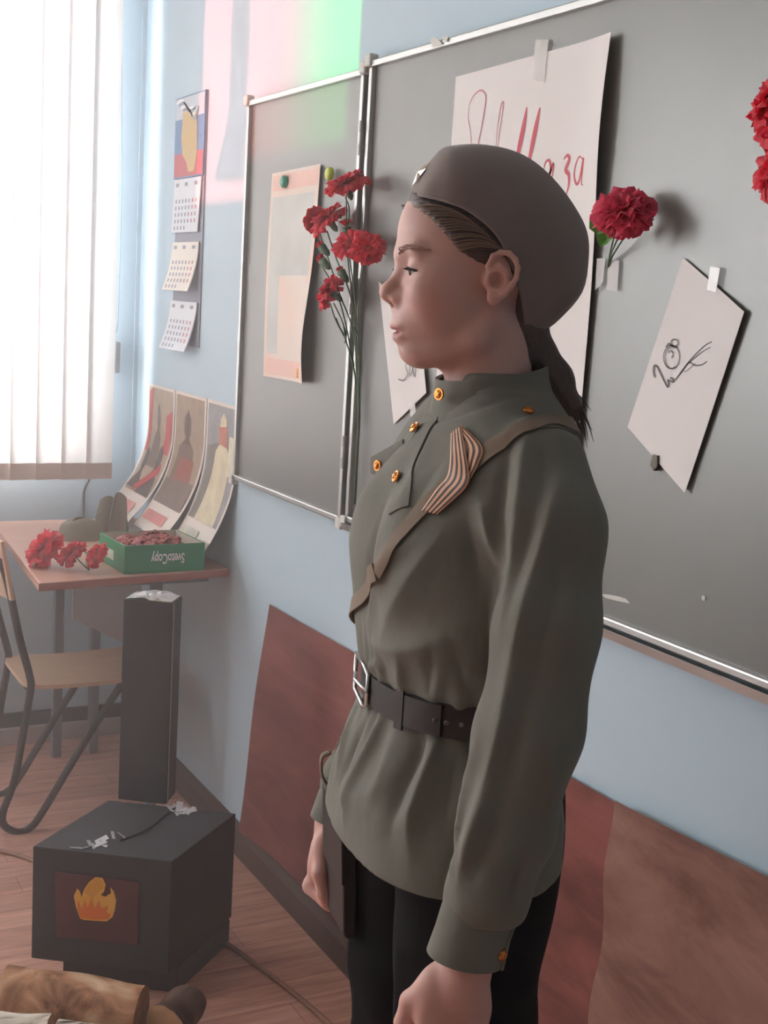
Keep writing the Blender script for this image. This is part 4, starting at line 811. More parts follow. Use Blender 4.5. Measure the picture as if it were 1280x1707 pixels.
# left hand: hangs by the thigh with the back of the hand outwards, fingers loosely curled
def hand_f(P, wr, dn, fw, ou, fist=0.0):
    """wr wrist point; dn towards the fingers, fw towards the thumb side, ou out of the back of the hand"""
    x = (P[0]-wr[0])*dn[0]+(P[1]-wr[1])*dn[1]+(P[2]-wr[2])*dn[2]; y = (P[0]-wr[0])*fw[0]+(P[1]-wr[1])*fw[1]+(P[2]-wr[2])*fw[2]; z = (P[0]-wr[0])*ou[0]+(P[1]-wr[1])*ou[1]+(P[2]-wr[2])*ou[2]
    S = (x, y, z)
    d = chain(S, [(-.025, 0, 0, .024), (-.01, 0, 0, .0245), (.01, 0, 0, .0255)], .01)
    d = smin(d, ell(S, (.045, -.002, .000), (.050, .0385, .0155)), .014); d = smin(d, ell(S, (.030, .026, -.010), (.034, .017, .015)), .012)
    for k, (yy, ln, r) in enumerate(((.027, .070, .0088), (.0085, .078, .0092), (-.010, .072, .0087), (-.027, .056, .0076))):
        c = fist; b0 = (.080-.006*abs(k-1), yy, .003); a1 = .35+1.15*c+.06*k; a2 = a1+.55+.95*c; a3 = a2+.35+.5*c; p = [b0]
        for an, l_ in ((a1, .46*ln), (a2, .30*ln), (a3, .24*ln)):
            q = p[-1]; p.append((q[0]+l_*math.cos(an), q[1]*.985, q[2]-l_*math.sin(an)))
        f = chain(S, [p[0]+(r*1.12,), p[1]+(r*1.03,), p[2]+(r*.95,), p[3]+(r*.82,)], .002)
        f = smin(f, ell(S, (b0[0]-.002, yy, .006), (.012, .009, .0085)), .004); f = smin(f, cap(S, (.03, yy*.6, .008), (b0[0], yy, .008), .004, .005), .006); d = smin(d, f, .005)
    th = chain(S, [(.016, .026, -.008, .0135), (.044, .041, -.016-.01*fist, .0112), (.070, .044-.012*fist, -.020-.012*fist, .0098), (.094-.01*fist, .040-.02*fist, -.024-.014*fist, .0080)], .004); return smin(d, th, .006)
def vn(v): v = np.array(v, float); return v/np.linalg.norm(v)
def hand(wr, dn, ou, fist):
    dn = vn(dn); ou = vn(np.array(ou)-dn*np.dot(ou, dn)); fw = np.cross(ou, dn)
    return dn, fw, ou
WL = (.060, .212, .832); dn = vn((.18, -.02, -1)); ou = vn(np.array((.05, 1, .05))-dn*np.dot((.05, 1, .05), dn)); fw = vn((1, 0, 0)-dn*dn[0]); fw = vn(fw-ou*(fw@ou))
V, Q = nets(lambda P: hand_f(P, WL, dn, fw, ou, .25), (-.03, .10, .64), (.16, .27, .905), .0024); V = relax(V, Q, 1, .4); VW = toW(V, BF, BLt); bodyV.append(VW); bodyQ.append(Q+nb); bodyC.append(np.tile((1., .93, .91), (len(V), 1))); nb += len(V)
WR = (.082, -.200, .815); dn = vn((.10, .08, -1)); ou = vn((.55, -1, .0)); ou = vn(ou-dn*(ou@dn)); fw = vn(np.array((1., .5, 0))-dn*(.5*dn[1]+dn[0])); fw = vn(fw-ou*(fw@ou))
V, Q = nets(lambda P: hand_f(P, WR, dn, fw, ou, .8), (-.01, -.30, .62), (.18, -.11, .885), .0026); V = relax(V, Q, 1, .4); VW = toW(V, BF, BLt); bodyV.append(VW); bodyQ.append(Q+nb); bodyC.append(np.tile((1., .93, .91), (len(V), 1))); nb += len(V)
# trunk, arms and legs carried inside the clothes
LARM = [(-.020, .128, 1.338, .045), (-.018, .178, 1.285, .050), (-.006, .202, 1.190, .0505), (.010, .212, 1.085, .0495), (.028, .215, .985, .046), (.040, .215, .925, .0405), (.044, .214, .907, .0405)]
RARM = [(-.020, -.128, 1.338, .045), (-.030, -.175, 1.285, .048), (-.040, -.195, 1.190, .048), (-.030, -.205, 1.085, .046), (.015, -.210, .965, .042), (.055, -.207, .885, .038), (.064, -.206, .865, .036)]
LEGS = [[(.0, s*.082, .90, .085), (.002, s*.085, .70, .072), (.008, s*.088, .46, .058), (.0, s*.09, .25, .050), (-.012, s*.09, .09, .036)] for s in (1, -1)]
def body_f(P):
    d = chain(P, [(-.020, 0, 1.41, .034), (-.018, 0, 1.36, .036), (-.012, 0, 1.27, .066), (0, 0, 1.08, .07), (0, 0, .95, .09)], .03)
    for A in (LARM, RARM): d = smin(d, chain(P, [(p[0], p[1], p[2], p[3]*.70) for p in A]+[], .02), .015)
    for L_ in LEGS: d = smin(d, chain(P, [(p[0], p[1], p[2], p[3]*.85) for p in L_], .02), .04)
    return d
V, Q = nets(body_f, (-.16, -.30, .03), (.16, .30, 1.48), .011); VW = toW(V, BF, BLt); bodyV.append(VW); bodyQ.append(Q+nb); bodyC.append(np.ones((len(V), 3)))
m_skin = mk('skin', (205, 158, 142), .5, sss=.15, spec=.35, bump=(420, .08, .0006))
nt = m_skin.node_tree; N = nt.nodes; L = nt.links; at = N.new('ShaderNodeVertexColor'); at.layer_name = 'Tint'; mx = N.new('ShaderNodeMix'); mx.data_type = 'RGBA'; mx.blend_type = 'MULTIPLY'; mx.inputs[0].default_value = 1; mx.inputs[6].default_value = lin((200, 162, 152)); L.new(at.outputs[0], mx.inputs[7]); L.new(mx.outputs[2], bsdf(m_skin).inputs['Base Color'])
npmesh('body', np.concatenate(bodyV), np.concatenate(bodyQ), m_skin, girl, np.concatenate(bodyC))
# eyes, brows, lashes
m_eye = mk('eye_white', (214, 206, 200), .15); m_iris = mk('iris', (74, 66, 60), .1); m_lash = mk('lash', (44, 34, 32), .6); m_brow = mk('brow', (158, 120, 104), .8)
for s in (1, -1):
    g = MB(); c = hw(.0806, s*.0315, .0100)
    prof = [(.0149*math.sin(math.pi*k/12), -.0149*math.cos(math.pi*k/12)) for k in range(13)]; g.lathe(prof, c, HF, 24); e_ = g.build('eye', m_eye, girl, smooth=True)
    gz = (HF*1-Vector((0, 0, .30))).normalized(); g = MB(); g.lathe([(.0062, .0137), (.0054, .0146), (.0020, .0152)], c, gz, 16); g.build('iris', m_iris, e_, smooth=True)
    lash = MB()
    for k in range(22):
        u = -1+2*k/21; yy = s*(.031+.0125*u); yy = s*(.0315+.0142*u); xx = .0806+math.sqrt(max(0, .0162**2-(.0142*u)**2-.001**2)); zz = .0106-.10*(abs(yy)-.031)-.12*.0142*abs(u)
        p0 = hw(xx, yy, zz); p1 = hw(xx+.003, yy+s*.0014*u, zz-.0012); p2 = hw(xx+.0056, yy+s*.0032*u, zz-.0010); lash.tube([p0, p1, p2], [.0004, .0003, .0001], 4)
    pp = [hw(.0806+math.sqrt(max(0, .0163**2-(.0145*u)**2-.001**2)), s*(.0315+.0145*u), .0106-.10*(.0145*u)-.12*.0145*abs(u)) for u in np.linspace(-1, 1, 12)]; lash.tube(pp, .0011, 5)
    lash.build('eyelashes', m_lash, girl)
    br = MB(); r_ = random.Random(8)
    for k in range(90):
        u = k/89; yy = .014+.036*u; zz = .0265+.0055*math.sin(math.pi*min(1, u*1.15)*.62)-.004*max(0, u-.6); h = (1-u)**.3*.0028+.0008; zz += r_.uniform(-h, h)
        # follow the brow surface
        lo_, hi_ = .05, .13
        for _ in range(18):
            md_ = (lo_+hi_)/2
            if head_f((np.float64(md_), np.float64(s*yy), np.float64(zz))) < 0: lo_ = md_
            else: hi_ = md_
        p0 = hw(lo_-.0004, s*yy, zz); p1 = hw(lo_+.0006-.0015*u, s*(yy+.0045), zz+.0012*(1-1.6*u)); br.tube([p0, (p0+p1)/2+HF*.0006, p1], [.00042, .0004, .0001], 4)
    br.build('eyebrow', m_brow, girl)
# ---------------------------------------------------------------- hair
m_hair = mk('hair_brown', (74, 58, 52), .5, spec=.5); m_hair2 = mk('hair_light', (128, 106, 90), .5)
def hair_strand_mat(M, c1, c2):
    nt = M.node_tree; N = nt.nodes; L = nt.links; tc = N.new('ShaderNodeTexCoord'); mp = N.new('ShaderNodeMapping'); mp.inputs['Scale'].default_value = (40, 40, 260); mp.inputs['Rotation'].default_value = (0, math.radians(28), math.radians(-12)); L.new(tc.outputs['Object'], mp.inputs[0]); nz = N.new('ShaderNodeTexNoise'); nz.inputs['Scale'].default_value = 1.5; nz.inputs['Detail'].default_value = 5; L.new(mp.outputs[0], nz.inputs['Vector'])
    rp = N.new('ShaderNodeValToRGB'); rp.color_ramp.elements[0].color = lin(c1); rp.color_ramp.elements[0].position = .35; rp.color_ramp.elements[1].color = lin(c2); rp.color_ramp.elements[1].position = .7; L.new(nz.outputs['Fac'], rp.inputs[0]); L.new(rp.outputs[0], bsdf(M).inputs['Base Color']); bp = N.new('ShaderNodeBump'); bp.inputs['Strength'].default_value = .5; bp.inputs['Distance'].default_value = .002; L.new(nz.outputs['Fac'], bp.inputs['Height']); L.new(bp.outputs[0], bsdf(M).inputs['Normal'])
hair_strand_mat(m_hair, (56, 45, 43), (98, 82, 76))
HZ = [-.11, -.06, -.02, .008, .018, .029, .046, .063, .078, .095, .14]; HX = [-.030, -.022, -.020, -.016, .026, .048, .064, .080, .097, .094, .05]
def hair_f(P):
    x, y, z = P; S = (x, np.abs(y), z)
    d = ell(P, (.006, 0, .046), (.1015, .0760, .0840)); d = smin(d, ell(P, (.046, 0, -.026), (.055, .0575, .068)), .03)
    d = smin(d, cap(P, (-.028, 0, -.03), (-.038, 0, -.075), .043, .028), .02)
    hx = np.interp(z, HZ, HX); d = smax(d, (x-hx)*.75, .006)
    d = smax(d, -(z+.085), .01)
    # keep clear of the ears
    d = smax(d, -ell(S, (.012, .080, .003), (.017, .014, .027)), .004)
    # tail
    t = chain(P, [(-.045, 0, -.045, .020), (-.062, 0, -.070, .017), (-.082, .004, -.100, .019), (-.098, .006, -.128, .014), (-.104, .006, -.150, .004)], .01)
    return smin(d, t, .012)
V, Q = nets(hair_f, (-.125, -.092, -.162), (.118, .092, .145), .0026); V = relax(V, Q, 2, .5); nn = vnorm(V, Q)
w_ = np.sin(V[:, 2]*420+V[:, 0]*520*np.sign(V[:, 2]+.02)+5*np.sin(V[:, 1]*60))*.00035; V = V+nn*w_[:, None]
hr = npmesh('hair', toW(V+np.array((0, 0, 1.525)), HF, HL), Q, m_hair, girl)
m_tail = mk('hair_tail', (70, 56, 52), .5, var=(3, .35), stretch=(150, 150, 26)); hr.data.materials.append(m_tail)
hr.data.polygons.foreach_set('material_index', (V[Q].mean(1)[:, 2] < .0).astype(np.int32))
st = MB(); r_ = random.Random(4)
for k in range(60):          # loose ends of the tail
    u = r_.random(); b = r_.uniform(-.013, .018); p0 = hw(-.066-.020*u+r_.uniform(-.01, .012), b, -.085-.030*u); p1 = p0-HF*r_.uniform(.018, .032)+Vector((0, 0, -r_.uniform(.022, .035))); p2 = p1-HF*r_.uniform(.0, .016)+HL*r_.uniform(-.006, .006)+Vector((0, 0, -r_.uniform(.012, .032)))
    st.tube(smoothpath([p0, p1, p2], 3), [.0018, .0016, .0013, .001, .0008, .0005, .0002], 4)
ts_ = st.build('tail_strands', m_hair, hr, smooth=True); ts_.data.materials[0] = m_tail; ts_['kind'] = 'stuff'
st = MB()
for k in range(46):          # pale strands combed back from the hairline
    u = r_.random(); s = 1 if k % 2 else -1; zz = .079-.050*u; x0 = np.interp(zz, HZ, HX)+.002
    P_ = []
    for t in (0, .35, .7, 1):
        x = x0-.05*t; z_ = zz-.012*t*(1-u)+.006*math.sin(3*t); yy = .0775*math.sqrt(max(.02, 1-((x-.004)/.1045)**2-((z_-.047)/.0865)**2))+.0012; P_.append(hw(x, s*yy, z_))
    st.tube(smoothpath(P_, 3), .0007, 4)
fs_ = st.build('front_strands', m_hair2, hr, smooth=True); fs_['kind'] = 'stuff'
# ---------------------------------------------------------------- trousers and shoes
m_trous = mk('trousers_black', (12, 12, 15), .9, var=(30, .08), bump=(300, .15, .001), spec=.15)
def tr_f(P):
    d = None
    for L_ in LEGS:
        c = chain(P, [(p[0], p[1], p[2], r) for p, r in zip(L_, (.094, .077, .068, .064, .062))], .02); d = c if d is None else smin(d, c, .02)
    d = smin(d, ell(P, (-.005, 0, .96), (.115, .165, .11)), .03); return smax(d, -(P[2]-.055), .004)
V, Q = nets(tr_f, (-.15, -.22, .04), (.15, .22, 1.04), .007); V = relax(V, Q, 2, .5); nn = vnorm(V, Q)
fold = .0035*np.exp(-((np.abs(V[:, 1])-.088)/.012)**2)*(V[:, 0] > 0)*(V[:, 2] < .8)+.0022*np.sin(V[:, 2]*38+V[:, 0]*30+V[:, 1]*22)
npmesh('trousers', toW(V+nn*fold[:, None], BF, BLt), Q, m_trous, girl)
m_shoe = mk('shoe_black', (30, 28, 28), .35)
for s in (1, -1):
    V, Q = nets(lambda P: smax(smin(chain(P, [(-.03, s*.09, .04, .042), (.06, s*.095, .03, .040), (.125, s*.10, .022, .036)], .02), cap(P, (-.02, s*.09, .05), (-.016, s*.09, .10), .044, .042), .02), -(P[2]-.002), .003), (-.09, s*.09-.06, 0-.01), (.18, s*.10+.06, .16), .006); npmesh('shoe', toW(relax(V, Q, 1), BF, BLt), Q, m_shoe, girl)
# ---------------------------------------------------------------- tunic
m_tunic = mk('tunic_cotton', (106, 106, 96), .85, var=(12, .06), sheen=.08, bump=(34, .35, .006), stretch=(1, 1, .45))
TZs = [.86, .89, .95, 1.00, 1.04, 1.067, 1.095, 1.15, 1.22, 1.28, 1.33, 1.365, 1.39, 1.415, 1.45]
TCA = [.014, .014, .012, .009, .006, .005, .007, .008, .009, .004, -.006, -.014, -.018, -.018, -.016]
TA = [.124, .124, .120, .109, .097, .091, .103, .110, .107, .099, .090, .078, .066, .056, .052]
TB = [.186, .186, .183, .172, .156, .147, .158, .166, .170, .170, .164, .146, .106, .066, .055]
def torso_f(P):
    a, b, z = P; A = np.interp(z, TZs, TA); B = np.interp(z, TZs, TB); c = np.interp(z, TZs, TCA)
    u = np.abs(a-c)/A; v = np.abs(b)/B; q = (u**2.3+v**2.3+1e-9)**(1/2.3); return (q-1)*np.minimum(A, B)*.85
def tunic_f(P):
    d = torso_f(P); d = smin(d, ell((P[0], np.abs(P[1]), P[2]), (.064, .062, 1.232), (.05, .055, .065)), .04)
    kz = .004+.020*np.clip((P[2]-1.20)/.10, 0, 1)
    d = smax(d, -(P[2]-.892), .003)
    for A, zc in ((LARM, .897), (RARM, .862)): d = smin(d, smax(chain(P, A, .02), -(P[2]-zc), .003), kz)
    d = smax(d, P[2]-1.43, .004)
    return d
V, Q = nets(tunic_f, (-.17, -.285, .85), (.175, .285, 1.44), .0034); V = relax(V, Q, 2, .5); nn = vnorm(V, Q)
VW = toW(V, BF, BLt); NW = nn[:, :1]*np.array(BF)+nn[:, 1:2]*np.array(BLt)+nn[:, 2:3]*np.array((0, 0, 1.))
bvh = BVHTree.FromPolygons([tuple(v) for v in VW], [tuple(q) for q in Q])
def hit(px, py, tree=None):
    d = ray(px, py).normalized(); r = (tree or bvh).ray_cast(CAM, d)
    if r[0] is None:
        p = at_d(px, py, 1.42); r = (tree or bvh).find_nearest(p)
    return r[0], r[1]
def pl_dist(V, pts):
    pts = np.array([tuple(p) for p in pts]); D = np.full(len(V), 9.); T = np.zeros(len(V)); n = len(pts)-1
    for i in range(n):
        a, b = pts[i], pts[i+1]; d = b-a; t = np.clip((V-a)@d/(d@d+1e-12), 0, 1); q = np.linalg.norm(V-a-t[:, None]*d, axis=1); m = q < D; D = np.where(m, q, D); T = np.where(m, (i+t)/n, T)
    return D, T
# folds traced from the cloth: (pixel path, height, width); negative heights are creases
FOLDS = [
 ([(760, 740), (835, 735), (880, 700), (960, 700)], .0020, .006), ([(845, 752), (838, 800), (830, 860), (838, 920)], -.0055, .009), ([(880, 715), (872, 760), (868, 830), (850, 960), (836, 1060)], .0045, .011), ([(905, 730), (905, 800), (880, 900), (850, 1010)], -.0030, .012),
 ([(930, 800), (905, 900), (875, 1010), (850, 1120), (838, 1210)], .0050, .013), ([(960, 830), (935, 960), (905, 1080), (880, 1200)], -.0030, .016), ([(862, 1100), (840, 1200), (815, 1300), (790, 1380), (770, 1440)], .0045, .011), ([(880, 1130), (858, 1230), (835, 1320)], -.0035, .010),
 ([(800, 1230), (775, 1330), (760, 1420), (752, 1470)], .0042, .009), ([(825, 1300), (795, 1390), (765, 1470)], .0045, .008), ([(845, 1330), (820, 1400), (790, 1460)], -.0030, .008), ([(870, 1420), (855, 1480), (848, 1520)], -.0045, .005), ([(780, 1330), (765, 1400), (752, 1440)], -.0035, .007),
 ([(690, 900), (650, 930), (625, 980), (612, 1040)], .0040, .012), ([(740, 880), (700, 940), (660, 1010), (635, 1080)], .0035, .016), ([(800, 830), (815, 890), (835, 950)], .0060, .014), ([(775, 850), (790, 930), (800, 1000)], -.0040, .016), ([(640, 850), (620, 930), (608, 1010)], -.0030, .010),
 ([(612, 1060), (640, 1080), (700, 1080), (760, 1060)], .0045, .016), ([(612, 1115), (632, 1108), (640, 1130)], .0040, .006), ([(725, 1080), (715, 1130), (712, 1165)], -.0030, .010), ([(670, 1090), (668, 1130), (672, 1160)], .0030, .010), ([(760, 1090), (770, 1130), (775, 1160)], -.0030, .012),
 ([(705, 1215), (690, 1260), (665, 1320), (650, 1390)], -.0070, .012), ([(735, 1215), (715, 1280), (690, 1350), (680, 1415)], .0060, .013), ([(765, 1230), (752, 1300), (740, 1370)], -.0040, .013), ([(640, 1200), (618, 1250), (590, 1310), (575, 1360)], .0060, .010), ([(660, 1215), (640, 1290), (620, 1350)], .0030, .014), ([(615, 1190), (590, 1240), (565, 1300)], -.0050, .008), ([(600, 1150), (580, 1220), (560, 1290)], .0045, .008),
 ([(905, 1380), (915, 1300), (930, 1200)], .0030, .014), ([(700, 1340), (660, 1370), (620, 1360)], .0030, .02), ([(640, 1310), (600, 1330), (565, 1320)], .0020, .02), ([(720, 730), (690, 790), (672, 850)], .0016, .010), ([(690, 690), (730, 700), (790, 680), (850, 660)], -.0022, .006), ([(735, 760), (700, 820), (670, 880)], -.0022, .012)]
disp = np.zeros(len(V))
facing = (NW@np.array(-FW)) > -.25
for pts, amp, wd_ in FOLDS:
    P3 = [hit(*p)[0] for p in smoothpath([Vector((p[0], p[1], 0)) for p in pts], 3) for p in [(p.x, p.y)]]; D, T = pl_dist(VW, P3); disp += 1.35*amp*(.55*np.exp(-np.abs(D)/(.55*wd_))+.75*np.exp(-(D/wd_)**2))*np.clip(np.sin(np.pi*np.clip(T, .04, .96)), 0, 1)**.6*facing
disp += .0016*np.sin(V[:, 2]*24+V[:, 1]*31+V[:, 0]*17)+.0010*np.sin(V[:, 0]*60-V[:, 2]*35+V[:, 1]*50)
gath = np.exp(-((V[:, 2]-1.045)/.03)**2)+.8*np.exp(-((V[:, 2]-1.10)/.03)**2); ang = np.arctan2(V[:, 1], V[:, 0]); disp += .0022*gath*np.sin(ang*23+2*np.sin(ang*5))*(np.abs(V[:, 1]) < .16)
disp[V[:, 2] > 1.41] *= .2
V2 = VW+NW*disp[:, None]; V2 = relax(V2, Q, 1, .3)
tn = npmesh('tunic', V2, Q, m_tunic, girl); bvh2 = BVHTree.FromPolygons([tuple(v) for v in V2], [tuple(q) for q in Q])
# cuffs
def ring_loft(name, rings, mat, parent, thick=.003, n=40, p=2.0, closed=True):
    """rings: (centre (a,b,z), half a, half b, tilt) in body coordinates"""
    g = MB(); vs = []
    for (c, ra, rb, ta, tb) in rings:
        for k in range(n):
            w = 2*math.pi*k/n; ca, sa = math.cos(w), math.sin(w); x = ra*math.copysign(abs(ca)**(2/p), ca); y = rb*math.copysign(abs(sa)**(2/p), sa); vs.append(bw(c[0]+x, c[1]+y, c[2]+ta*x+tb*y))
    g.add(vs, [(j*n+k, j*n+(k+1) % n, (j+1)*n+(k+1) % n, (j+1)*n+k) for j in range(len(rings)-1) for k in range(n)]); return g.build(name, mat, parent, smooth=True, solid=thick, solid_off=0)
cufl = ring_loft('cuff', [((.044, .214, .912), .036, .031, .12, 0), ((.047, .214, .905), .0385, .0335, .12, 0), ((.054, .213, .878), .0375, .033, .13, 0), ((.060, .212, .852), .0385, .034, .15, 0)], m_tunic, tn)
cufr = ring_loft('cuff', [((.062, -.206, .870), .033, .032, .10, 0), ((.066, -.206, .858), .036, .034, .10, 0), ((.076, -.205, .828), .0355, .033, .10, 0)], m_tunic, tn)
# standing collar
col = ring_loft('collar', [((-.012, 0, 1.382), .068, .068, -.16, 0), ((-.012, 0, 1.396), .064, .063, -.18, 0), ((-.011, 0, 1.412), .061, .060, -.19, 0), ((-.010, 0, 1.426), .0595, .0585, -.20, 0), ((-.010, 0, 1.4285), .0585, .0575, -.20, 0)], m_tunic, tn, .004, 48, 2.2)
def surf_strip(name, pxs, halfw, off, mat, parent, tree, thick=.002, sub=5):
    """cloth strip laid on the tunic along a pixel path"""
    P = [Vector((a, b, 0)) for a, b in pxs]; P = smoothpath(P, sub); c = []; nr = []
    for p in P: h_, n_ = hit(p.x, p.y, tree); c.append(h_); nr.append(n_)
    for _ in range(2): nr = [(nr[max(i-1, 0)]+nr[i]*2+nr[min(i+1, len(nr)-1)]).normalized() for i in range(len(nr))]; c = [c[0]]+[(c[i-1]+c[i]*2+c[i+1])/4 for i in range(1, len(c)-1)]+[c[-1]]
    g = MB(); vs = []
    for i, p in enumerate(c):
        t = (c[min(i+1, len(c)-1)]-c[max(i-1, 0)]).normalized(); s_ = t.cross(nr[i]).normalized()
        for k in (-1, -.5, 0, .5, 1):
            q = p+s_*halfw*k; h2 = tree.find_nearest(q); vs.append(h2[0]+h2[1]*off)
    g.add(vs, [(i*5+k, i*5+k+1, (i+1)*5+k+1, (i+1)*5+k) for i in range(len(c)-1) for k in range(4)]); return g.build(name, mat, parent, smooth=True, solid=thick, solid_off=1 if False else 0), c, nr
surf_strip('placket', [(722, 692), (702, 725), (684, 765), (674, 805), (664, 850)], .0165, .0014, m_tunic, tn, bvh2, .0012)
# shoulder seam and armhole seam ridges
surf_strip('shoulder_seam', [(826, 742), (860, 722), (905, 712), (960, 722), (990, 745)], .0022, .0012, m_tunic, tn, bvh2, .001)
# cuff seams
m_seam = mk('seam_dark', (62, 61, 54), .9)
# right pocket flap seen at the edge of the chest
fl = MB(); P_ = []
for px, py, bb in ((672, 732, -.030), (619, 762, -.105), (618, 788, -.108), (634, 799, -.085), (672, 796, -.030)):
    q = sagp(px, py, BF, BLt, bb); p0 = bw(q[0], bb, q[1]); nr_ = bvh2.find_nearest(p0); P_.append(p0)
fl.add(P_+[sum(P_, Vector())/5+(BF+BLt*.3)*.003], [(i, (i+1) % 5, 5) for i in range(5)]); fl.build('pocket_flap', m_tunic, tn, solid=.0015, solid_off=0)
# brass buttons
m_brass = mk('brass', (214, 140, 70), .25, metal=.85)
def button(c, n, r, nm='button', par=None):
    g = MB(); g.lathe([(r*.95, 0), (r, .0012), (r*.97, .0026), (r*.72, .0026), (r*.55, .0034), (r*.2, .0044), (.0002, .0044)], c, n, 20); o = g.build(nm, m_brass, par or tn, smooth=False)
    a = n.orthogonal().normalized(); b = n.cross(a); s5_ = MB(); pts = []
    for k in range(10): w = math.pi*k/5; rr_ = r*(.55 if k % 2 == 0 else .24); pts.append(c+n*.0036+(a*math.cos(w)+b*math.sin(w))*rr_)
    s5_.prism(pts, n*.0012); s5_.build('button_star', m_brass, o)
for px, py, r, off in ((697, 717, .0068, .0042), (667, 797, .0068, .0042), (880, 687, .0060, .001)):
    c, n = hit(px, py, bvh2); button(c+n*off, n, r)
colh = Vector((-1, 0, 0)); cp = sagp(737, 657, BF, BLt, .022); n_ = (BF*.9+BLt*.42).normalized(); button(bw(cp[0]+.001, .022, cp[1])+n_*.002, n_, .0068)
qb = sagp(635, 776, BF, BLt, -.080); button(bw(qb[0]+.003, -.080, qb[1]), (BF+BLt*.35).normalized(), .0065)
q_ = bw(.030, .236, .862); n2 = (-BF*.55+BLt*.8).normalized(); button(bw(.0325, .2400, .866), n2, .0068)
g = MB(); g.tube(smoothpath([bw(.0225, .236, .925), bw(.019, .237, .905), bw(.026, .2395, .885), bw(.030, .2395, .862), bw(.031, .238, .848)], 4), [.0015]+[.0035]*15+[.002], 6, flat=.5); g.build('cuff_placket', m_tunic, tn, smooth=True)
# ---------------------------------------------------------------- belt
m_leather = mk('belt_leather', (28, 25, 25), .5, var=(60, .1), bump=(200, .15, .0006)); m_steel = mk('buckle_steel', (205, 205, 205), .22, metal=1)
def belt_pt(w, z, off=0.0):
    ca, sa = math.cos(w), math.sin(w); A = .0945+off; B = .151+off; p = 2/2.3; return bw(.005+A*math.copysign(abs(ca)**p, ca), B*math.copysign(abs(sa)**p, sa), z+.045*B*math.copysign(abs(sa)**p, sa)+.0)
NBK = 96; bt = MB(); vs = []
for zz, off in ((1.0485, .0045), (1.0495, .0062), (1.067, .0062), (1.0845, .0062), (1.0855, .0045)):
    for k in range(NBK): vs.append(belt_pt(2*math.pi*k/NBK, zz, off))
bt.add(vs, [(j*NBK+k, j*NBK+(k+1) % NBK, (j+1)*NBK+(k+1) % NBK, (j+1)*NBK+k) for j in range(4) for k in range(NBK)]); belt = bt.build('belt', m_leather, girl, smooth=True, solid=.004, solid_off=-1)
def belt_patch(nm, w0, w1, z0, z1, off, mat, par, n=8, thick=.003): g = MB(); g.grid(lambda u, v: belt_pt(w0+(w1-w0)*u, z0+(z1-z0)*v, off), n, 3); return g.build(nm, mat, par, smooth=True, solid=thick, solid_off=0)
belt_patch('belt_keeper', .40, .50, 1.044, 1.090, .0095, m_leather, belt)
belt_patch('belt_tongue', -.1, .92, 1.0500, 1.0840, .0085, m_leather, belt, 24)
for w in (.86, .98, 1.12, 1.26):
    c = belt_pt(w, 1.0665, .0078 if w > .98 else .0102); n_ = (c-belt_pt(w, 1.0665, -.03)).normalized(); g = MB(); g.lathe([(.0022, 0), (.0028, .0006), (.0022, .001)], c, n_, 10); g.build('belt_hole', mk('hole_metal', (96, 94, 92), .4, metal=.6), belt)
bk = MB(); rect = [belt_pt(w, z, .0125) for w, z in ((-.52, 1.089), (-.06, 1.090), (.0, 1.085), (.0, 1.049), (-.06, 1.044), (-.52, 1.045), (-.52, 1.089))]; bk.tube(rect, .0026, 8); bk.build('buckle', m_steel, belt, smooth=True)
bk = MB(); bk.tube([belt_pt(-.52, 1.067, .0125), belt_pt(-.24, 1.067, .016), belt_pt(.02, 1.067, .0145)], .0022, 8); bk.build('buckle_prong', m_steel, belt, smooth=True)
# ---------------------------------------------------------------- side cap
m_cap = mk('cap_wool', (122, 109, 104), .9, var=(16, .05), sheen=.2, bump=(700, .2, .0006))
cap_up = [(690, 322), (708, 288), (734, 253), (758, 245), (800, 243), (850, 252), (890, 272), (925, 305), (955, 345), (975, 385), (978, 430), (968, 485), (930, 530), (896, 556)]
cap_lo = [(692, 327), (705, 329), (730, 333), (752, 338), (772, 347), (792, 362), (812, 379), (828, 398), (840, 420), (853, 445), (866, 472), (876, 500), (886, 532), (893, 555)]
UPc = smoothpath([Vector((*sagp(a, b, HF, HL, 0), 0)) for a, b in cap_up], 4); LOc = smoothpath([Vector((*sagp(a, b, HF, HL, min(.072, .004+.024*i)), 0)) for i, (a, b) in enumerate(cap_lo)], 4); NS = len(UPc)
def cap_pt(i, t, s):
    u = i/(NS-1); lo_, up_ = LOc[i], UPc[i]; Y = .003+.0835*math.sin(math.pi*(.03+.94*u))**.55; Y *= 1.0-.12*u
    k = math.sin(t*math.pi/2); x = lo_.x+(up_.x-lo_.x)*t; z = lo_.y+(up_.y-lo_.y)*t; yy = Y*max(0, 1-t**2.6)**.62; return hw(x, s*yy, z-1.525)
cpM = MB(); NT = 16; vs = []
for i in range(NS):
    for j in range(-NT, NT+1): vs.append(cap_pt(i, 1-abs(j)/NT, -1 if j < 0 else 1))
wv_ = 2*NT+1; cpM.add(vs, [(i*wv_+j, (i+1)*wv_+j, (i+1)*wv_+j+1, i*wv_+j+1) for i in range(NS-1) for j in range(2*NT)]); capo = cpM.build('side_cap', m_cap, girl, smooth=True, solid=.0035, solid_off=0)
eb = MB(); eb.tube([cap_pt(i, .012, 1)+HL*.0012 for i in range(NS)], .0022, 6); eb.build('cap_edge', m_cap, capo, smooth=True)
sc = Vector(hw(sagp(704, 290, HF, HL)[0]+.002, 0, sagp(704, 290, HF, HL)[1]-1.525)); sn_ = (HF*.86+Vector((0, 0, .50))).normalized(); sa_ = HL; sb_ = sn_.cross(sa_); sM = MB(); ring = []
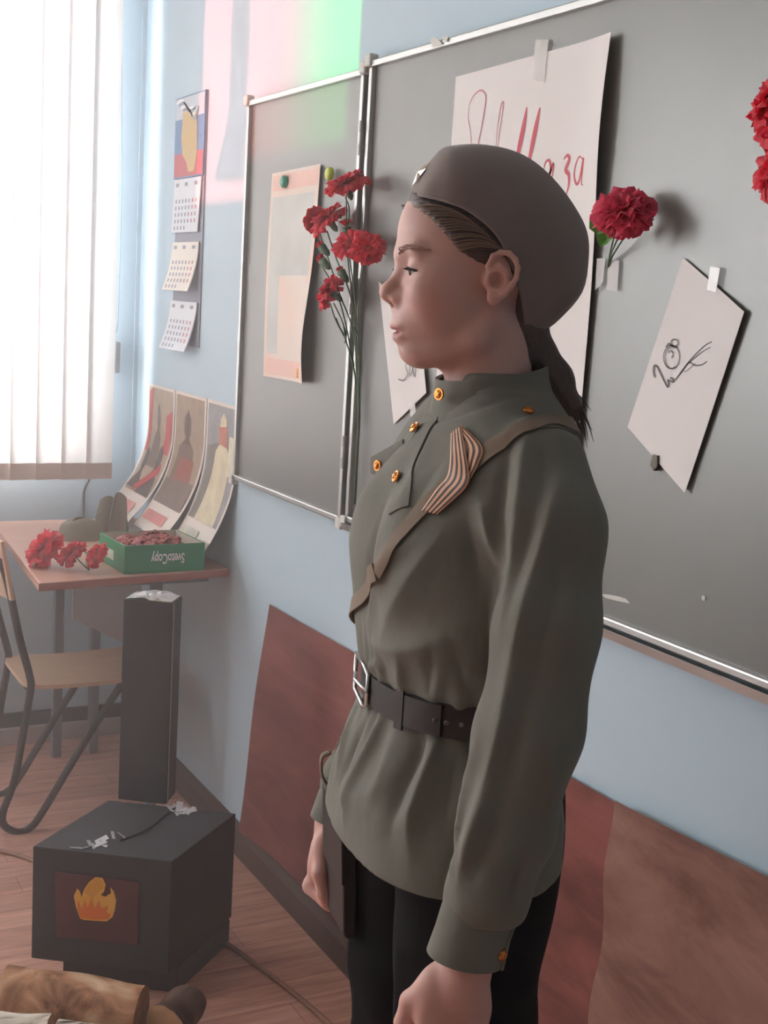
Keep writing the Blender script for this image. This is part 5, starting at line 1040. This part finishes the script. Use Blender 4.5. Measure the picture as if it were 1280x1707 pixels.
for k in range(10): w = math.pi*k/5+math.pi/2; rr_ = .0165 if k % 2 == 0 else .0068; ring.append(sc+(sa_*math.cos(w)+sb_*math.sin(w))*rr_)
sM.add(ring+[sc+sn_*.004, sc-sn_*.001], [(k, (k+1) % 10, 10) for k in range(10)]+[((k+1) % 10, k, 11) for k in range(10)]); sM.build('star_badge', mk('badge_silver', (190, 176, 160), .3, metal=.8), capo)
# ---------------------------------------------------------------- striped ribbon pinned on the chest
m_geo = mk('black_orange_ribbon', (190, 130, 96), .55)
nt = m_geo.node_tree; N = nt.nodes; L = nt.links; uvn = N.new('ShaderNodeUVMap'); sx_ = N.new('ShaderNodeSeparateXYZ'); L.new(uvn.outputs[0], sx_.inputs[0]); m1 = N.new('ShaderNodeMath'); m1.operation = 'MULTIPLY'; m1.inputs[1].default_value = 4.0; L.new(sx_.outputs[0], m1.inputs[0]); m2 = N.new('ShaderNodeMath'); m2.operation = 'ADD'; m2.inputs[1].default_value = .30; L.new(m1.outputs[0], m2.inputs[0]); m3 = N.new('ShaderNodeMath'); m3.operation = 'FRACT'; L.new(m2.outputs[0], m3.inputs[0])
rp = N.new('ShaderNodeValToRGB'); rp.color_ramp.interpolation = 'CONSTANT'; rp.color_ramp.elements[0].color = lin((212, 158, 122)); rp.color_ramp.elements[1].position = .52; rp.color_ramp.elements[1].color = lin((44, 31, 29)); L.new(m3.outputs[0], rp.inputs[0]); L.new(rp.outputs[0], bsdf(m_geo).inputs['Base Color'])
def ribbon_px(rows, name, label):
    """rows: pixel left/right edges with a lift from the cloth"""
    V_ = []; nu = 8
    R_ = []
    A_ = smoothpath([Vector((r[0][0], r[0][1], r[2]*1e4)) for r in rows], 5); B_ = smoothpath([Vector((r[1][0], r[1][1], r[2]*1e4)) for r in rows], 5)
    for a_, b_ in zip(A_, B_):
        for k in range(nu+1):
            p = a_.lerp(b_, k/nu); h_, n_ = hit(p.x, p.y, bvh2); V_.append(h_+(CAM-h_).normalized()*(.003+p.z/1e4))
    n = len(A_); F_ = [(i*(nu+1)+k, i*(nu+1)+k+1, (i+1)*(nu+1)+k+1, (i+1)*(nu+1)+k) for i in range(n-1) for k in range(nu)]; UV = [((f % (nu+1))/nu, f//(nu+1)/n) for q in F_ for f in q]
    me = bpy.data.meshes.new(name); me.from_pydata([tuple(v) for v in V_], [], F_); uv = me.uv_layers.new(name='UVMap'); uv.data.foreach_set('uv', [c for u in UV for c in u]); me.materials.append(m_geo); me.polygons.foreach_set('use_smooth', [True]*len(F_)); o = bpy.data.objects.new(name, me); COL.objects.link(o); md = o.modifiers.new('s', 'SOLIDIFY'); md.thickness = .0008; md.offset = 0; return o
rbT = thing('pinned_ribbon', 'orange and black striped ribbon folded and pinned on the tunic chest', 'ribbon', bw(.08, .1, 1.25))
o = ribbon_px([((752, 722), (769, 710), .004), ((751, 745), (776, 752), .006), ((750, 770), (782, 790), .007), ((745, 795), (780, 806), .006), ((728, 815), (768, 822), .004), ((703, 851), (728, 858), .002)], 'ribbon_tail', ''); attach(o, rbT)
o = ribbon_px([((760, 716), (770, 709), .0025), ((765, 740), (804, 745), .0035), ((768, 765), (798, 772), .0040), ((772, 790), (784, 798), .0040)], 'ribbon_loop', ''); attach(o, rbT)
# ---------------------------------------------------------------- shoulder bag: strap over the left shoulder, pouch on the right hip
m_strap = mk('strap_webbing', (120, 104, 88), .8, bump=(500, .2, .0006)); m_bag = mk('bag_leather', (40, 33, 30), .5, var=(30, .12))
bag = thing('shoulder_bag', 'flat dark brown map bag on the far hip with cloth strap across the chest', 'bag', bw(.10, -.12, .73))
_so, _sc, _sn = surf_strip('strap', [(992, 745), (955, 712), (905, 706), (860, 722), (822, 748), (780, 785), (735, 822), (700, 855), (668, 893), (643, 927), (628, 952)], .0095, .0030, m_strap, bag, bvh2, .0016)
_sf = lambda p: (lambda h: h[0]+h[1]*.003)(bvh2.find_nearest(p))
pth = [_sc[-1]+_sn[-1]*.003]+[_sf(_sc[-1].lerp(bw(.055, -.150, 1.10), t)) for t in (.12, .25, .4, .55, .7, .85)]+[belt_pt(-1.35, 1.075, .012), bvh2.find_nearest(bw(.03, -.185, 1.00))[0], bw(.085, -.178, .95), bw(.100, -.150, .905)]
P2 = smoothpath(pth, 4)
for _ in range(6): P2 = [P2[0]]+[(P2[i-1]+P2[i]*2+P2[i+1])/4 for i in range(1, len(P2)-1)]+[P2[-1]]
P2 = [p if k > 26 or (p-bvh2.find_nearest(p)[0]).dot(bvh2.find_nearest(p)[1]) > .0025 else bvh2.find_nearest(p)[0]+bvh2.find_nearest(p)[1]*.003 for k, p in enumerate(P2)]
g = MB(); vs = []
for i, p in enumerate(P2):
    t = (P2[min(i+1, len(P2)-1)]-P2[max(i-1, 0)]).normalized(); s_ = t.cross((p-bw(0, 0, p.z)).normalized()).normalized(); vs += [p-s_*.0095, p+s_*.0095]
g.add(vs, [(2*i, 2*i+1, 2*i+3, 2*i+2) for i in range(len(P2)-1)]); g.build('strap', m_strap, bag, smooth=True, solid=.002, solid_off=0)
g = MB(); g.tube(smoothpath([bw(.106, -.118, .900), bw(.124, -.120, .918), bw(.127, -.120, .945), bw(.116, -.118, .952)], 4), .006, 8, flat=.35); g.build('strap_loop', m_strap, bag, smooth=True)
bo = [(.108, .900), (.111, .890), (.102, .735), (.097, .728), (.091, .728), (.086, .735), (.092, .890), (.096, .900)]
g = MB(); g.prism([bw(a, -.155, z) for a, z in bo], BLt*.085); pch = g.build('pouch', m_bag, bag, bevel=.004)
g = MB(); g.prism([bw(a+.006, -.157, z) for a, z in ((.105, .905), (.108, .893), (.102, .800), (.098, .800), (.102, .905))], BLt*.089); g.build('flap', m_bag, pch, bevel=.002)
# ================================================================ haze volume added to imitate the window's veiling glare, densest near it
hz = bpy.data.materials.new('glare_haze_volume'); hz.use_nodes = True; N = hz.node_tree.nodes; L = hz.node_tree.links; N.remove(N['Principled BSDF'])
vs_ = N.new('ShaderNodeVolumeScatter'); vs_.inputs['Color'].default_value = (1.0, .985, .98, 1); vs_.inputs['Anisotropy'].default_value = .45; L.new(vs_.outputs[0], N['Material Output'].inputs['Volume'])
tc = N.new('ShaderNodeTexCoord'); sp = N.new('ShaderNodeSeparateXYZ'); L.new(tc.outputs['Object'], sp.inputs[0])
mr = N.new('ShaderNodeMapRange'); mr.interpolation_type = 'SMOOTHSTEP'; mr.inputs[1].default_value = 1.0; mr.inputs[2].default_value = 3.2; mr.inputs[3].default_value = .006; mr.inputs[4].default_value = .095; L.new(sp.outputs['Y'], mr.inputs[0]); L.new(mr.outputs[0], vs_.inputs['Density'])
glare_haze = MB().span((XL-1, YF-1, -1), (W+1, YW+1, ZC+1)).build('glare_haze', hz); glare_haze['kind'] = 'stuff'; tag(glare_haze, 'thin added haze imitating glare of the bright window, thicker towards it', 'haze')
try: scn.cycles.volume_step_rate = 4.0; scn.cycles.volume_max_steps = 64; scn.cycles.volume_bounces = 3
except Exception: pass
